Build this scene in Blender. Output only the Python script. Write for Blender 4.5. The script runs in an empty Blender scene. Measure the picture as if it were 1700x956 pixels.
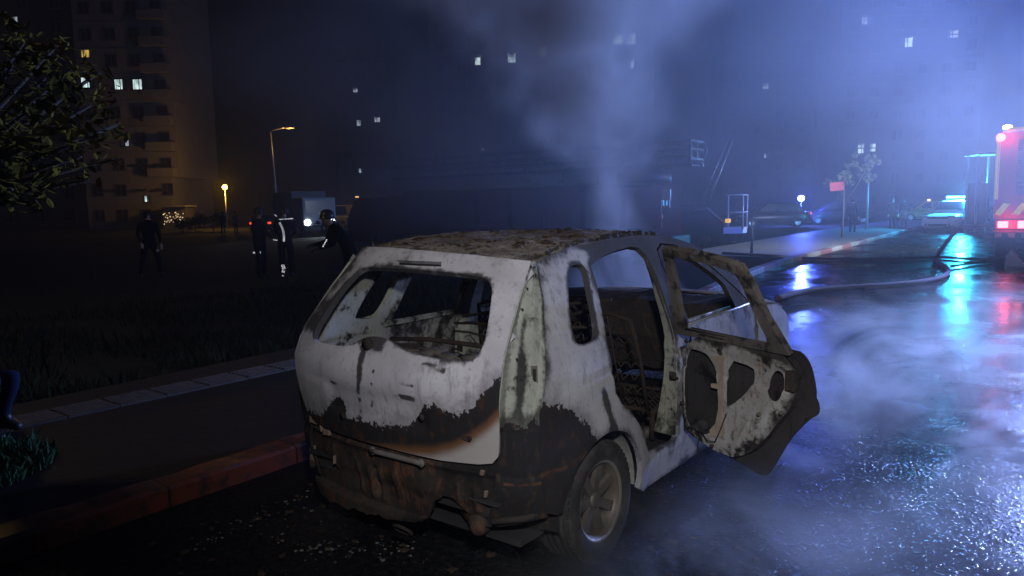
import bpy, bmesh, math, random
import numpy as np
from mathutils import Vector, Matrix, noise
from mathutils.geometry import delaunay_2d_cdt

random.seed(7); rng = np.random.default_rng(7)
SC = bpy.context.scene
COL = SC.collection
PI = math.pi
R = math.radians

# ------------------------------------------------------------------ camera
CAM = Vector((2.613, -2.981, 1.707)); YAW = -0.6586; PITCH = math.atan(135 / 1237.5); ROLL = -0.02; FPX = 1237.5
fw = Vector((math.sin(YAW) * math.cos(PITCH), math.cos(YAW) * math.cos(PITCH), -math.sin(PITCH)))
r0 = Vector((math.cos(YAW), -math.sin(YAW), 0)); u0 = r0.cross(fw)
rt = r0 * math.cos(ROLL) + u0 * math.sin(ROLL); up = u0 * math.cos(ROLL) - r0 * math.sin(ROLL)
cd = bpy.data.cameras.new('camera'); co = bpy.data.objects.new('camera', cd); COL.objects.link(co)
cd.sensor_width = 36; cd.lens = FPX / 1700 * 36; cd.clip_start = 0.05; cd.clip_end = 2000
co.matrix_world = Matrix(((rt.x, up.x, -fw.x, CAM.x), (rt.y, up.y, -fw.y, CAM.y), (rt.z, up.z, -fw.z, CAM.z), (0, 0, 0, 1)))
SC.camera = co
FH = Vector((math.sin(YAW), math.cos(YAW), 0)); RH = Vector((math.cos(YAW), -math.sin(YAW), 0))


def at(px, py, D):
    """world point seen at photograph pixel (1700 wide) at forward distance D"""
    d = fw * FPX + rt * (px - 850) - up * (py - 478)
    return CAM + d * (D / d.dot(FH))


def gpt(px, D, z=0.0):
    p = at(px, 340, D); return Vector((p.x, p.y, z))


# ------------------------------------------------------------------ world, light, exposure
w = bpy.data.worlds.new('World'); SC.world = w; w.use_nodes = True
wn = w.node_tree.nodes; wl = w.node_tree.links
sky = wn.new('ShaderNodeTexSky'); sky.sky_type = 'NISHITA'; sky.sun_disc = False
sky.sun_elevation = R(-4); sky.sun_rotation = R(200); sky.air_density = 1.5; sky.ozone_density = 3
wl.new(sky.outputs[0], wn['Background'].inputs[0]); wn['Background'].inputs[1].default_value = 0.006
SC.view_settings.view_transform = 'Standard'; SC.view_settings.look = 'None'; SC.view_settings.exposure = 0; SC.view_settings.gamma = 1
SC.view_settings.use_curve_mapping = False


def lamp(name, kind, loc, power, col, radius=.05, aim=None, **kw):
    l = bpy.data.lights.new(name, kind); l.energy = power; l.color = col
    if kind in ('POINT', 'SPOT'): l.shadow_soft_size = radius
    for k, v in kw.items(): setattr(l, k, v)
    o = bpy.data.objects.new(name, l); COL.objects.link(o); o.location = loc
    if aim is not None: o.rotation_euler = (Vector(aim) - Vector(loc)).to_track_quat('-Z', 'Y').to_euler()
    return o


fill_sun = lamp('ambient_fill_sun', 'SUN', (0, 0, 60), 0.004, (1, .95, .88), angle=R(.5)); fill_sun.rotation_euler = (R(50), 0, R(160))  # faint sun lamp added as general ambient fill
# hand torch / flash beside the camera (the photograph's retro-reflective strips shine back at it)
TORCH = CAM + RH * 0.10 + Vector((0, 0, .62))
lamp('torch_light', 'SPOT', TORCH, 345, (.97, .975, 1), .07, aim=(1.25, .5, 1.35), spot_size=R(100), spot_blend=1.0)
# flood light and blue beacon on the light mast of the fire engine at the right
MAST = Vector((3.0, 20.4, 4.25))
lamp('work_light', 'SPOT', MAST + Vector((-.25, -.2, .1)), 1500, (.62, .80, 1), .12, aim=(-.5, 6, 4.5), spot_size=R(115), spot_blend=.6)
lamp('beacon_light', 'POINT', MAST + Vector((.1, -.1, .32)), 7600, (.062, .17, .95), .12)
TOWER = Vector((3.6, 16.0, 2.8))     # added tripod flood lamp, unseen right of the frame, to light the smoke
lamp('smoke_fill_light', 'SPOT', TOWER + Vector((-.1, -.2, 0)), 9500, (.38, .49, 1), .10, aim=(1.6, 3.5, 1.8), spot_size=R(66), spot_blend=.7)
lamp('added_side_light', 'SPOT', (.66, 24.4, 3.2), 3400, (.80, .90, 1), .1, aim=(-8, 26.5, 1.5), spot_size=R(140), spot_blend=.6)  # hidden lamp added on the engine's side to light young tree and basket

SC.cycles.use_denoising = True
try: SC.cycles.denoiser = 'OPENIMAGEDENOISE'
except Exception: pass
SC.cycles.max_bounces = 6; SC.cycles.diffuse_bounces = 2; SC.cycles.glossy_bounces = 4; SC.cycles.volume_bounces = 0
SC.cycles.transparent_max_bounces = 8
SC.cycles.use_adaptive_sampling = True; SC.cycles.adaptive_threshold = .02; SC.cycles.volume_step_rate = 1.0; SC.cycles.volume_max_steps = 256
SC.cycles.sample_clamp_indirect = 4; SC.cycles.caustics_reflective = False; SC.cycles.caustics_refractive = False


# ------------------------------------------------------------------ node helpers
class NT:
    def __init__(s, name):
        s.m = bpy.data.materials.new(name); s.m.use_nodes = True; s.t = s.m.node_tree
        s.bsdf = s.t.nodes['Principled BSDF']; s.out = s.t.nodes['Material Output']

    def n(s, t, **kw):
        x = s.t.nodes.new(t)
        for k, v in kw.items(): setattr(x, k, v)
        return x

    def lk(s, a, b): s.t.links.new(a, b)

    def put(s, v, sock):
        if hasattr(v, 'links') or hasattr(v, 'is_output'): s.lk(v, sock)
        elif isinstance(v, (tuple, list)): sock.default_value = (*v, 1) if len(v) == 3 and len(sock.default_value) == 4 else v
        else: sock.default_value = v

    def math(s, op, a, b=0.0, clamp=False):
        x = s.n('ShaderNodeMath', operation=op); x.use_clamp = clamp; s.put(a, x.inputs[0]); s.put(b, x.inputs[1]); return x.outputs[0]

    def noise(s, scale, detail=6, rough=.6, vec=None, dist=0.0):
        x = s.n('ShaderNodeTexNoise'); x.inputs['Scale'].default_value = scale; x.inputs['Detail'].default_value = detail
        x.inputs['Roughness'].default_value = rough; x.inputs['Distortion'].default_value = dist
        if vec is not None: s.lk(vec, x.inputs['Vector'])
        return x.outputs[0]

    def vor(s, scale, vec=None, feature='F1'):
        x = s.n('ShaderNodeTexVoronoi', feature=feature); x.inputs['Scale'].default_value = scale
        if vec is not None: s.lk(vec, x.inputs['Vector'])
        return x.outputs[0]

    def obj(s): return s.n('ShaderNodeTexCoord').outputs['Object']

    def mapv(s, vec, scale=(1, 1, 1), loc=(0, 0, 0), rot=(0, 0, 0)):
        x = s.n('ShaderNodeMapping'); s.lk(vec, x.inputs[0]); x.inputs['Scale'].default_value = scale
        x.inputs['Location'].default_value = loc; x.inputs['Rotation'].default_value = rot; return x.outputs[0]

    def ramp(s, v, lo, hi, a=0.0, b=1.0):
        x = s.n('ShaderNodeMapRange'); x.interpolation_type = 'SMOOTHSTEP'; s.put(v, x.inputs[0])
        for i, q in ((1, lo), (2, hi), (3, a), (4, b)): s.put(q, x.inputs[i])
        return x.outputs[0]

    def mix(s, f, a, b):
        x = s.n('ShaderNodeMix', data_type='RGBA'); s.put(f, x.inputs[0]); s.put(a, x.inputs[6]); s.put(b, x.inputs[7]); return x.outputs[2]

    def attr(s, name): return s.n('ShaderNodeAttribute', attribute_name=name).outputs['Fac']

    def bump(s, h, strength=.3, dist=.01):
        x = s.n('ShaderNodeBump'); x.inputs['Strength'].default_value = strength; x.inputs['Distance'].default_value = dist
        s.lk(h, x.inputs['Height']); s.lk(x.outputs[0], s.bsdf.inputs['Normal'])

    def fin(s, col=None, rough=.6, metal=0.0, spec=.5):
        if col is not None: s.put(col, s.bsdf.inputs['Base Color'])
        s.put(rough, s.bsdf.inputs['Roughness']); s.put(metal, s.bsdf.inputs['Metallic'])
        s.put(spec, s.bsdf.inputs['Specular IOR Level'])
        return s.m


def simple(name, col, rough=.6, metal=0.0, var=.25, scale=6, spec=.4):
    t = NT(name); n = t.noise(scale, 5, .6, t.obj())
    c = t.mix(n, tuple(x * (1 - var) for x in col), tuple(min(1, x * (1 + var)) for x in col))
    t.bump(n, .15, .01)
    return t.fin(c, rough, metal, spec)


def emit(name, col, strength):
    t = NT(name); t.bsdf.inputs['Base Color'].default_value = (*[c * .5 for c in col], 1)
    t.bsdf.inputs['Emission Color'].default_value = (*col, 1); t.bsdf.inputs['Emission Strength'].default_value = strength
    return t.m


def lit_pane(name, col, strength, scale=1.1):
    """a lit window: bright room behind curtains, so the pane is not evenly bright"""
    t = NT(name); v = t.obj(); n = t.noise(scale, 2, .5, t.mapv(v, (3, 3, .8)))
    t.bsdf.inputs['Base Color'].default_value = (.3, .3, .3, 1); t.bsdf.inputs['Emission Color'].default_value = (*col, 1)
    t.put(t.ramp(n, .35, .7, strength * .35, strength * 1.2), t.bsdf.inputs['Emission Strength']); return t.m


def burnt(name, ash=(.40, .39, .40), ash2=(.30, .285, .28), char=(.022, .020, .021), rust=(.13, .062, .03), charlo=.60, charhi=.72,
          rustlo=.58, rusthi=.75, scale=5.0, tint=None, bump=.25, streak=1.0):
    """fire-bleached sheet metal: ash, soot and rust; the attributes soot (m), tan (m), smear say where the fire marked the panel"""
    t = NT(name); v = t.obj()
    n1 = t.noise(scale, 9, .68, v); n2 = t.noise(scale * 5, 6, .7, t.mapv(v, (1, 1, .5), (3, 1, 7))); n3 = t.noise(2.2, 4, .55, t.mapv(v, (1, 1, 1), (9, 4, 2)))
    ns = t.noise(scale * 3, 6, .7, t.mapv(v, (1.6, 1.6, .22), (1, 8, 3)))
    c = t.mix(t.ramp(n3, .35, .65), ash, ash2)
    c = t.mix(t.math('MULTIPLY', t.ramp(ns, .52, .70), .55 * streak), c, tuple(x * .42 for x in ash2))
    c = t.mix(t.math('MULTIPLY', t.ramp(n2, rustlo, rusthi), .8), c, rust)
    spk = t.noise(60, 3, .6, v)
    c = t.mix(t.math('MULTIPLY', t.ramp(spk, .60, .72), .5), c, tuple(x * .35 for x in ash2))
    smear = t.attr('smear')
    sm = t.math('MULTIPLY', t.ramp(t.math('ADD', t.math('MULTIPLY', smear, .55), t.math('SUBTRACT', n1, .5)), .12, .36), .93)
    c = t.mix(sm, c, tuple(x * 1.3 for x in char))
    c = t.mix(t.ramp(n1, charlo, charhi), c, char)
    # hard flaking edge of the soot
    edge = t.math('ADD', t.attr('soot'), t.math('MULTIPLY', t.math('SUBTRACT', t.noise(14, 8, .7, v), .5), .085))
    edge = t.math('ADD', edge, t.math('MULTIPLY', t.math('SUBTRACT', t.noise(46, 5, .6, v), .5), .10))
    c = t.mix(t.math('MULTIPLY', t.ramp(t.math('ADD', edge, t.math('MULTIPLY', t.math('SUBTRACT', n1, .5), .34)), -.10, .03), .72), c, tuple(x * .45 for x in ash2))
    dark = t.mix(t.ramp(n2, .50, .72), char, tuple(x * .55 for x in rust))
    so = t.ramp(edge, -.002, .003)
    c = t.mix(so, c, dark)
    # heat-tinted bare metal below the soot
    tn = t.math('ADD', t.attr('tan'), t.math('MULTIPLY', t.math('SUBTRACT', n1, .5), .03))
    tanc = t.mix(t.ramp(tn, .022, .085), (.150, .072, .034), (.40, .365, .35))
    c = t.mix(t.ramp(tn, -.012, .03), c, tanc)
    h = t.math('ADD', n2, t.math('MULTIPLY', so, -.5)); t.bump(h, bump, .006)
    rgh = t.ramp(n1, .3, .7, .80, .95)
    return t.fin(c, rgh, 0.0, .10)


# ------------------------------------------------------------------ object helpers
def tag(o, label=None, cat=None, group=None, kind=None):
    if label: o['label'] = label
    if cat: o['category'] = cat
    if group: o['group'] = group
    if kind: o['kind'] = kind
    return o


def empty(name, loc=(0, 0, 0), rz=0, label=None, cat=None, group=None):
    o = bpy.data.objects.new(name, None); COL.objects.link(o); o.location = loc; o.rotation_euler = (0, 0, rz); o.empty_display_size = .2
    return tag(o, label, cat, group)


def link(name, me, mats, parent=None):
    o = bpy.data.objects.new(name, me); COL.objects.link(o)
    if not isinstance(mats, (list, tuple)): mats = [mats]
    for m in mats: me.materials.append(m)
    if parent is not None: o.parent = parent
    return o


def mesh_of(name, vs, fs, smooth=False, mi=None):
    me = bpy.data.meshes.new(name); me.from_pydata([tuple(v) for v in vs], [], [tuple(f) for f in fs])
    if smooth: me.polygons.foreach_set('use_smooth', [True] * len(me.polygons))
    if mi is not None: me.polygons.foreach_set('material_index', mi)
    me.update(); return me


class MB:
    """collects shapes into one mesh"""
    def __init__(s): s.v = []; s.f = []; s.mi = []; s.sm = []; s.cur = 0

    def mat(s, i): s.cur = i; return s

    def add(s, vs, fs, smooth=False):
        b = len(s.v); s.v += [Vector(v) for v in vs]
        for f in fs: s.f.append([b + i for i in f]); s.mi.append(s.cur); s.sm.append(smooth)
        return s

    def box(s, c, d, rz=0, rot=None, bev=0.0):
        x, y, z = d[0] / 2, d[1] / 2, d[2] / 2
        M = rot if rot is not None else Matrix.Rotation(rz, 3, 'Z')
        if bev > 0:
            bm = bmesh.new(); bmesh.ops.create_cube(bm, size=1)
            for q in bm.verts: q.co = Vector((q.co.x * d[0], q.co.y * d[1], q.co.z * d[2]))
            bmesh.ops.bevel(bm, geom=list(bm.edges), offset=bev, segments=2, affect='EDGES', profile=.6)
            bm.verts.index_update()
            s.add([M @ q.co + Vector(c) for q in bm.verts], [[q.index for q in f.verts] for f in bm.faces]); bm.free(); return s
        P = [(-x, -y, -z), (x, -y, -z), (x, y, -z), (-x, y, -z), (-x, -y, z), (x, -y, z), (x, y, z), (-x, y, z)]
        return s.add([M @ Vector(p) + Vector(c) for p in P], [(0, 3, 2, 1), (4, 5, 6, 7), (0, 1, 5, 4), (1, 2, 6, 5), (2, 3, 7, 6), (3, 0, 4, 7)])

    def tube(s, pts, r, n=8, caps=True, smooth=True):
        pts = [Vector(p) for p in pts]; rr = r if isinstance(r, (list, tuple)) else [r] * len(pts)
        vs = []; fs = []; ref = None
        for i, p in enumerate(pts):
            t = (pts[min(i + 1, len(pts) - 1)] - pts[max(i - 1, 0)]).normalized()
            if ref is None: ref = t.orthogonal().normalized()
            ref = (ref - t * ref.dot(t)).normalized(); b = t.cross(ref)
            for k in range(n):
                a = 2 * PI * k / n; vs.append(p + (ref * math.cos(a) + b * math.sin(a)) * rr[i])
        for i in range(len(pts) - 1):
            for k in range(n): fs.append((i * n + k, i * n + (k + 1) % n, (i + 1) * n + (k + 1) % n, (i + 1) * n + k))
        if caps: fs.append(tuple(range(n - 1, -1, -1))); fs.append(tuple(range((len(pts) - 1) * n, len(pts) * n)))
        return s.add(vs, fs, smooth)

    def lathe(s, prof, c=(0, 0, 0), axis='Z', n=32, smooth=True, cap=True):
        """prof: (radius, height) list"""
        vs = []; fs = []; m = len(prof); c = Vector(c)
        for k in range(n):
            a = 2 * PI * k / n
            for (r, h) in prof:
                p = (r * math.cos(a), r * math.sin(a), h)
                p = {'Z': p, 'X': (p[2], p[0], p[1]), 'Y': (p[1], p[2], p[0])}[axis]
                vs.append(Vector(p) + c)
        for k in range(n):
            for i in range(m - 1): fs.append((k * m + i, ((k + 1) % n) * m + i, ((k + 1) % n) * m + i + 1, k * m + i + 1))
        if cap:
            fs.append([k * m for k in range(n)][::-1]); fs.append([k * m + m - 1 for k in range(n)])
        return s.add(vs, fs, smooth)

    def prism(s, pts, ext):
        """closed polygon of 3D points extruded by vector ext"""
        pts = [Vector(p) for p in pts]; n = len(pts); e = Vector(ext)
        return s.add(pts + [p + e for p in pts], [list(range(n))[::-1], list(range(n, 2 * n))] + [(i, (i + 1) % n, n + (i + 1) % n, n + i) for i in range(n)])

    def build(s, name, mats, parent=None):
        me = mesh_of(name, s.v, s.f, mi=s.mi); me.polygons.foreach_set('use_smooth', s.sm)
        return link(name, me, mats, parent)


def pip(poly, P):
    """points in polygon"""
    x, y = P[:, 0], P[:, 1]; ins = np.zeros(len(P), bool); n = len(poly); j = n - 1
    for i in range(n):
        xi, yi = poly[i]; xj, yj = poly[j]
        c = ((yi > y) != (yj > y)) & (x < (xj - xi) * (y - yi) / ((yj - yi) or 1e-12) + xi)
        ins ^= c; j = i
    return ins


def resample(poly, step, closed=True):
    out = []; n = len(poly)
    for i in range(n if closed else n - 1):
        a = np.array(poly[i], float); b = np.array(poly[(i + 1) % n], float); L = np.linalg.norm(b - a); k = max(1, int(round(L / step)))
        for t in range(k): out.append(tuple(a + (b - a) * t / k))
    if not closed: out.append(tuple(poly[-1]))
    return out


def chaikin(poly, it=1):
    for _ in range(it):
        o = []
        for i in range(len(poly)):
            a = np.array(poly[i], float); b = np.array(poly[(i + 1) % len(poly)], float); o += [tuple(a * .75 + b * .25), tuple(a * .25 + b * .75)]
        poly = o
    return poly


def seg_dist(P, poly):
    d = np.full(len(P), 9e9)
    for i in range(len(poly)):
        a = np.array(poly[i]); b = np.array(poly[(i + 1) % len(poly)]); ab = b - a; L = ab @ ab + 1e-12
        t = np.clip(((P - a) @ ab) / L, 0, 1); q = a + t[:, None] * ab; d = np.minimum(d, np.hypot(*(P - q).T))
    return d


def panel(name, outer, holes, fmap, mat, parent, step=.03, thick=.012, flip=False, attrs=None, split=38):
    """sheet-metal panel: a 2-D outline with openings, meshed finely, mapped onto a curved surface and given thickness"""
    outer = resample(outer, step); holes = [resample(h, step) for h in holes]
    pts = []; edges = []
    for poly in [outer] + holes:
        b = len(pts); pts += poly; edges += [(b + i, b + (i + 1) % len(poly)) for i in range(len(poly))]
    A = np.array(outer); lo = A.min(0); hi = A.max(0)
    gx, gy = np.meshgrid(np.arange(lo[0], hi[0], step), np.arange(lo[1], hi[1], step * .9)); gx = gx + (np.arange(gx.shape[0]) % 2)[:, None] * step * .5
    G = np.stack([gx.ravel(), gy.ravel()], 1); G = G + rng.uniform(-.12, .12, G.shape) * step
    k = pip(outer, G)
    for h in holes: k &= ~pip(h, G)
    G = G[k]
    for poly in [outer] + holes: G = G[seg_dist(G, poly) > step * .5]
    pts = [Vector(p) for p in pts] + [Vector(p) for p in G]
    vs, _, fs, _, _, _ = delaunay_2d_cdt(pts, edges, [], 0, 1e-6)
    V = np.array([(v.x, v.y) for v in vs]); F = np.array([tuple(f) for f in fs]); c = V[F].mean(1)
    k = pip(outer, c)
    for h in holes: k &= ~pip(h, c)
    F = F[k]
    if flip: F = F[:, ::-1]
    me = mesh_of(name, [fmap(u, v) for u, v in V], F.tolist(), True)
    for an in ('soot', 'tan', 'smear'):
        a = me.attributes.new(an, 'FLOAT', 'POINT'); d = -1.0 if an != 'smear' else 0.0
        fn = (attrs or {}).get(an)
        a.data.foreach_set('value', np.array([fn(u, v) if fn else d for u, v in V], np.float32))
    o = link(name, me, mat, parent)
    if thick:
        s = o.modifiers.new('thickness', 'SOLIDIFY'); s.thickness = thick; s.offset = -1; s.use_even_offset = False
        e = o.modifiers.new('edges', 'EDGE_SPLIT'); e.split_angle = R(split)
    return o


def ss(x, a, b):
    t = min(1, max(0, (x - a) / (b - a))); return t * t * (3 - 2 * t)


def ip(t, a): a = np.array(a); return float(np.interp(t, a[:, 0], a[:, 1]))


def table(a, n=600, sm=.05):
    a = np.array(a); x = np.linspace(a[0, 0], a[-1, 0], n); y = np.interp(x, a[:, 0], a[:, 1]); k = max(1, int(sm / (x[1] - x[0])))
    ker = np.hanning(2 * k + 3)[1:-1]; ker /= ker.sum(); yp = np.pad(y, k, mode='reflect', reflect_type='odd'); y = np.convolve(yp, ker, 'valid')
    return lambda t: float(np.interp(t, x, y))


exec_order = []
# ================================================================== THE SETTING
# kerb line (x of its road-side face) as the road runs away
KERB = table([(-14, -1.46), (0, -1.56), (4, -1.75), (8, -2.5), (13, -3.35), (17, -3.85), (25, -4.2), (38, -4.85), (60, -5.4), (120, -7)], sm=2.0)
ROADR = 8.2


def strip(name, xa, xb, y0, y1, z, mat, dy=.5, kind='structure'):
    ys = np.arange(y0, y1 + dy, dy); vs = []; fs = []
    for y in ys: vs += [(xa(y), y, z), (xb(y), y, z), (xa(y), y, z - .15)]
    for i in range(len(ys) - 1):
        b = 3 * i; fs += [(b, b + 1, b + 4, b + 3), (b + 2, b, b + 3, b + 5)]
    o = link(name, mesh_of(name, vs, fs), mat); return tag(o, kind=kind)


# ground: one dark sheet of earth and grass to the horizon
t = NT('earth'); v = t.obj(); n = t.noise(.8, 8, .65, v); n2 = t.noise(9, 6, .7, v)
c = t.mix(t.ramp(n, .4, .62), (.008, .009, .005), (.014, .015, .007)); c = t.mix(t.ramp(n2, .45, .7), c, (.012, .010, .007)); t.bump(n2, .8, .06)
M_earth = t.fin(c, .95, 0, .1)
g = link('ground', mesh_of('ground', [(-500, -200, -.03), (500, -200, -.03), (500, 700, -.03), (-500, 700, -.03)], [(0, 1, 2, 3)]), M_earth); tag(g, kind='structure')

# wet asphalt
t = NT('wet_asphalt'); v = t.obj()
agg = t.vor(44, v); agg2 = t.vor(15, t.mapv(v, (1, 1, 1), (2, 5, 0))); grit = t.noise(24, 5, .7, v); pud = t.noise(.55, 6, .62, t.mapv(v, (1, .6, 1), (4, 2, 0))); dirt = t.noise(1.6, 8, .66, v)
c = t.mix(t.ramp(grit, .4, .7), (.007, .007, .0075), (.022, .0215, .021)); c = t.mix(t.math('MULTIPLY', t.ramp(dirt, .55, .72), .7), c, (.016, .014, .012))
wet = t.ramp(pud, .40, .64)
h = t.math('ADD', t.math('MULTIPLY', t.ramp(agg, .0, .45, 1, 0), .9), t.math('MULTIPLY', grit, .7)); h = t.math('ADD', h, t.math('MULTIPLY', t.ramp(agg2, .05, .30, 1, 0), .9))
h = t.math('MULTIPLY', h, t.math('SUBTRACT', 1.0, t.math('MULTIPLY', wet, .86)))
h = t.math('MULTIPLY', h, t.ramp(t.noise(.9, 4, .6, t.mapv(v, (1, 1, 1), (7, 3, 1))), .36, .60, .12, 1.25))
h = t.math('ADD', h, t.math('MULTIPLY', t.noise(2.6, 3, .5, v), .9))
t.bump(h, .65, .010)
rgh_ = t.math('ADD', t.ramp(wet, 0, 1, .30, .10), t.math('MULTIPLY', t.ramp(dirt, .5, .75), .22))
M_road = t.fin(c, rgh_, 0, t.ramp(wet, 0, 1, .05, .23))
strip('road', lambda y: KERB(y) - .02, lambda y: ROADR, -14, 120, .0, M_road, 1.0)

# painted kerb, pavement, tactile strip
t = NT('kerb_paint'); v = t.obj(); sep = t.n('ShaderNodeSeparateXYZ'); t.lk(v, sep.inputs[0])
blk = t.math('PINGPONG', t.math('ADD', sep.outputs[1], .35), 1.4)
stripe = t.ramp(blk, .69, .71); wn_ = t.noise(7, 8, .7, v)
c = t.mix(stripe, (.135, .032, .016), (.10, .026, .017))
c = t.mix(t.ramp(wn_, .47, .62), c, (.028, .020, .017)); jt = t.math('PINGPONG', sep.outputs[1], .45); c = t.mix(t.ramp(jt, .004, .010), (.008, .007, .006), c); t.bump(wn_, .5, .01)
M_kerb = t.fin(c, .5, 0, .4)
t = NT('kerb_far_paint'); v = t.obj(); sep = t.n('ShaderNodeSeparateXYZ'); t.lk(v, sep.inputs[0]); blk = t.math('PINGPONG', sep.outputs[1], 1.6)
c = t.mix(t.ramp(blk, .79, .81), (.22, .075, .08), (.30, .28, .28)); c = t.mix(t.ramp(t.noise(5, 6, .7, v), .5, .7), c, (.12, .1, .09)); M_kerb2 = t.fin(c, .6, 0, .3)


def kerb(name, y0, y1, mat, dy=.4):
    prof = [(0.0, -.02), (0.0, .105), (-.018, .125), (-.19, .132), (-.20, -.02)]
    ys = np.arange(y0, y1 + .01, dy if y0 > 0 else .1); vs = []; fs = []; n = len(prof)
    for y in ys:
        for a, b in prof: vs.append((KERB(y) + a, y, b + .012 * noise.noise(Vector((a * 9, y * 4.3, b))) * (1 if b > .05 else 0)))
    for i in range(len(ys) - 1):
        for k in range(n - 1): fs.append((i * n + k, i * n + k + 1, (i + 1) * n + k + 1, (i + 1) * n + k))
    return tag(link(name, mesh_of(name, vs, fs), mat), kind='structure')


kerb('kerb', -14, 7.6, M_kerb); kerb('kerb.001', 7.6, 60, M_kerb2)
t = NT('paving'); v = t.obj(); br = t.n('ShaderNodeTexBrick'); t.lk(v, br.inputs['Vector']); br.inputs['Scale'].default_value = 2.5
br.inputs['Color1'].default_value = (.013, .0105, .0105, 1); br.inputs['Color2'].default_value = (.009, .008, .0085, 1); br.inputs['Mortar'].default_value = (.006, .0055, .005, 1); br.inputs['Mortar Size'].default_value = .012
n = t.noise(5, 8, .7, v); c = t.mix(t.ramp(n, .5, .75), br.outputs[0], (.016, .0135, .012)); t.bump(n, .5, .012); M_pave = t.fin(c, .7, 0, .15)
strip('pavement', lambda y: -4.55 + (KERB(y) + 1.56), lambda y: KERB(y) - .2, -14, 9, .118, M_pave, .5)
t = NT('pale_paving'); v = t.obj(); n = t.noise(2, 7, .7, v); c = t.mix(n, (.15, .145, .14), (.27, .26, .25)); t.bump(n, .3, .01); M_pave2 = t.fin(c, .55, 0, .4)
strip('pavement.001', lambda y: KERB(y) - 3.9, lambda y: KERB(y) - .2, 18.5, 60, .12, M_pave2, .5)
mb = MB(); t = NT('tactile_paving'); v = t.obj(); n = t.noise(9, 6, .7, v); c = t.mix(t.ramp(n, .35, .7), (.015, .0115, .0095), (.036, .029, .024)); t.bump(n, .3, .005); M_tac = t.fin(c, .6)
for i in range(-14, 20):
    y = i * .4
    mb.box((-3.86, y, .127), (.38, .392, .018))
    for k in range(6): mb.box((-3.86 + (k - 2.5) * .06, y, .139), (.032, .37, .010))
tag(mb.build('tactile_path', M_tac), kind='structure')

# lane edge line on the far road
t = NT('road_paint'); n = t.noise(14, 7, .7, t.obj()); c = t.mix(t.ramp(n, .45, .65), (.5, .5, .5), (.06, .06, .06)); M_line = t.fin(c, .5)

# ---- grass: blades over the verge, and a lush patch in the tree pit
t = NT('grass_blade'); n = t.noise(3, 4, .6, t.obj()); c = t.mix(n, (.009, .012, .004), (.020, .021, .008)); M_grass = t.fin(c, .9, 0, .02)
t = NT('green_blade'); n = t.noise(5, 4, .6, t.obj()); c = t.mix(n, (.012, .05, .018), (.03, .085, .028)); M_green = t.fin(c, .8, 0, .2)


def blades(name, n, sampler, mat, hmin, hmax, kind='stuff'):
    vs = []; fs = []
    for i in range(n):
        x, y, z = sampler(); h = hmin + (hmax - hmin) * random.random() ** 2.2 * random.choice((.6, 1, 1, 1.5)); a = random.uniform(0, 2 * PI); wd = h * .035 + .004
        lx, ly = random.gauss(0, .35) * h, random.gauss(0, .35) * h; b = len(vs); dx, dy = math.cos(a) * wd, math.sin(a) * wd
        vs += [(x - dx, y - dy, z), (x + dx, y + dy, z), (x + lx * .4 + dx * .7, y + ly * .4 + dy * .7, z + h * .6), (x + lx * .4 - dx * .7, y + ly * .4 - dy * .7, z + h * .6), (x + lx, y + ly, z + h * .95)]
        fs += [(b, b + 1, b + 2, b + 3), (b + 3, b + 2, b + 4)]
    o = link(name, mesh_of(name, vs, fs), mat); return tag(o, cat=None, kind=kind)


def verge():
    while True:
        y = -5 + 15 * random.random(); d = random.random() ** 1.7 * 7; x = -4.60 + (KERB(y) + 1.56) - d + .16 * noise.noise(Vector((3, y * 1.3, 0)))
        if noise.noise(Vector((x * .7, y * .7, 0))) > -.05 - .3 * random.random(): return x, y, -.03


tag(blades('grass', 18000, verge, M_grass, .05, .20), 'rough dark grass beyond the tactile strip of the pavement', 'grass')


def pit():
    a = random.uniform(0, 2 * PI); r = math.sqrt(random.random()); return -2.95 + .62 * r * math.cos(a), -1.75 + .75 * r * math.sin(a), .118


tag(blades('weeds', 9500, pit, M_green, .025, .11), 'low green weeds in the tree pit on the pavement', 'weeds')


def farverge():
    y = random.uniform(18.5, 27); return KERB(y) - 4.1 - random.random() * 3.5, y, -.02


tag(blades('grass.001', 2600, farverge, M_grass, .1, .4), 'grass strip below the aerial basket beside the pale pavement', 'grass')
# ================================================================== THE BURNT CAR (rear axle at the origin, nose towards +y)
_xs = table([(-.3, .78), (0, .80), (.22, .815), (.35, .838), (.5, .845), (.75, .845), (.88, .838), (.95, .828), (1.02, .805), (1.1, .775), (1.3, .69), (1.42, .63), (1.53, .56), (1.7, .45)], sm=.035)
_yc = table([(-.3, -.60), (.2, -.62), (.45, -.655), (.58, -.655), (.66, -.665), (.85, -.70), (.95, -.70), (1.02, -.675), (1.1, -.63), (1.3, -.46), (1.47, -.30), (1.55, -.22), (1.7, -.1)], sm=.03)
_zt = table([(-.6, 1.36), (-.2, 1.455), (.1, 1.50), (.5, 1.525), (.9, 1.53), (1.25, 1.505), (1.5, 1.445), (1.75, 1.32), (1.95, 1.18), (2.12, 1.06), (2.4, .98), (3.2, .90), (3.6, .86)], sm=.1)
CZ = .29


def Xs(y, z):
    b = _xs(z) - .08 * max(0, -y / .6) ** 2 - .05 * max(0, (y - 2.2) / .9) ** 2
    for cy in (0, 2.42):
        d = math.hypot(y - cy, z - CZ)
        if d < .60: b += .022 * math.exp(-((d - .37) / .085) ** 2)
    b -= .007 * math.exp(-((z - .905) / .014) ** 2) * ss(y, -.46, -.3)          # pressed crease under the windows
    b += .004 * noise.noise(Vector((y * 3.1, z * 3.3, 2)))                          # heat-warped sheet
    return b


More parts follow.
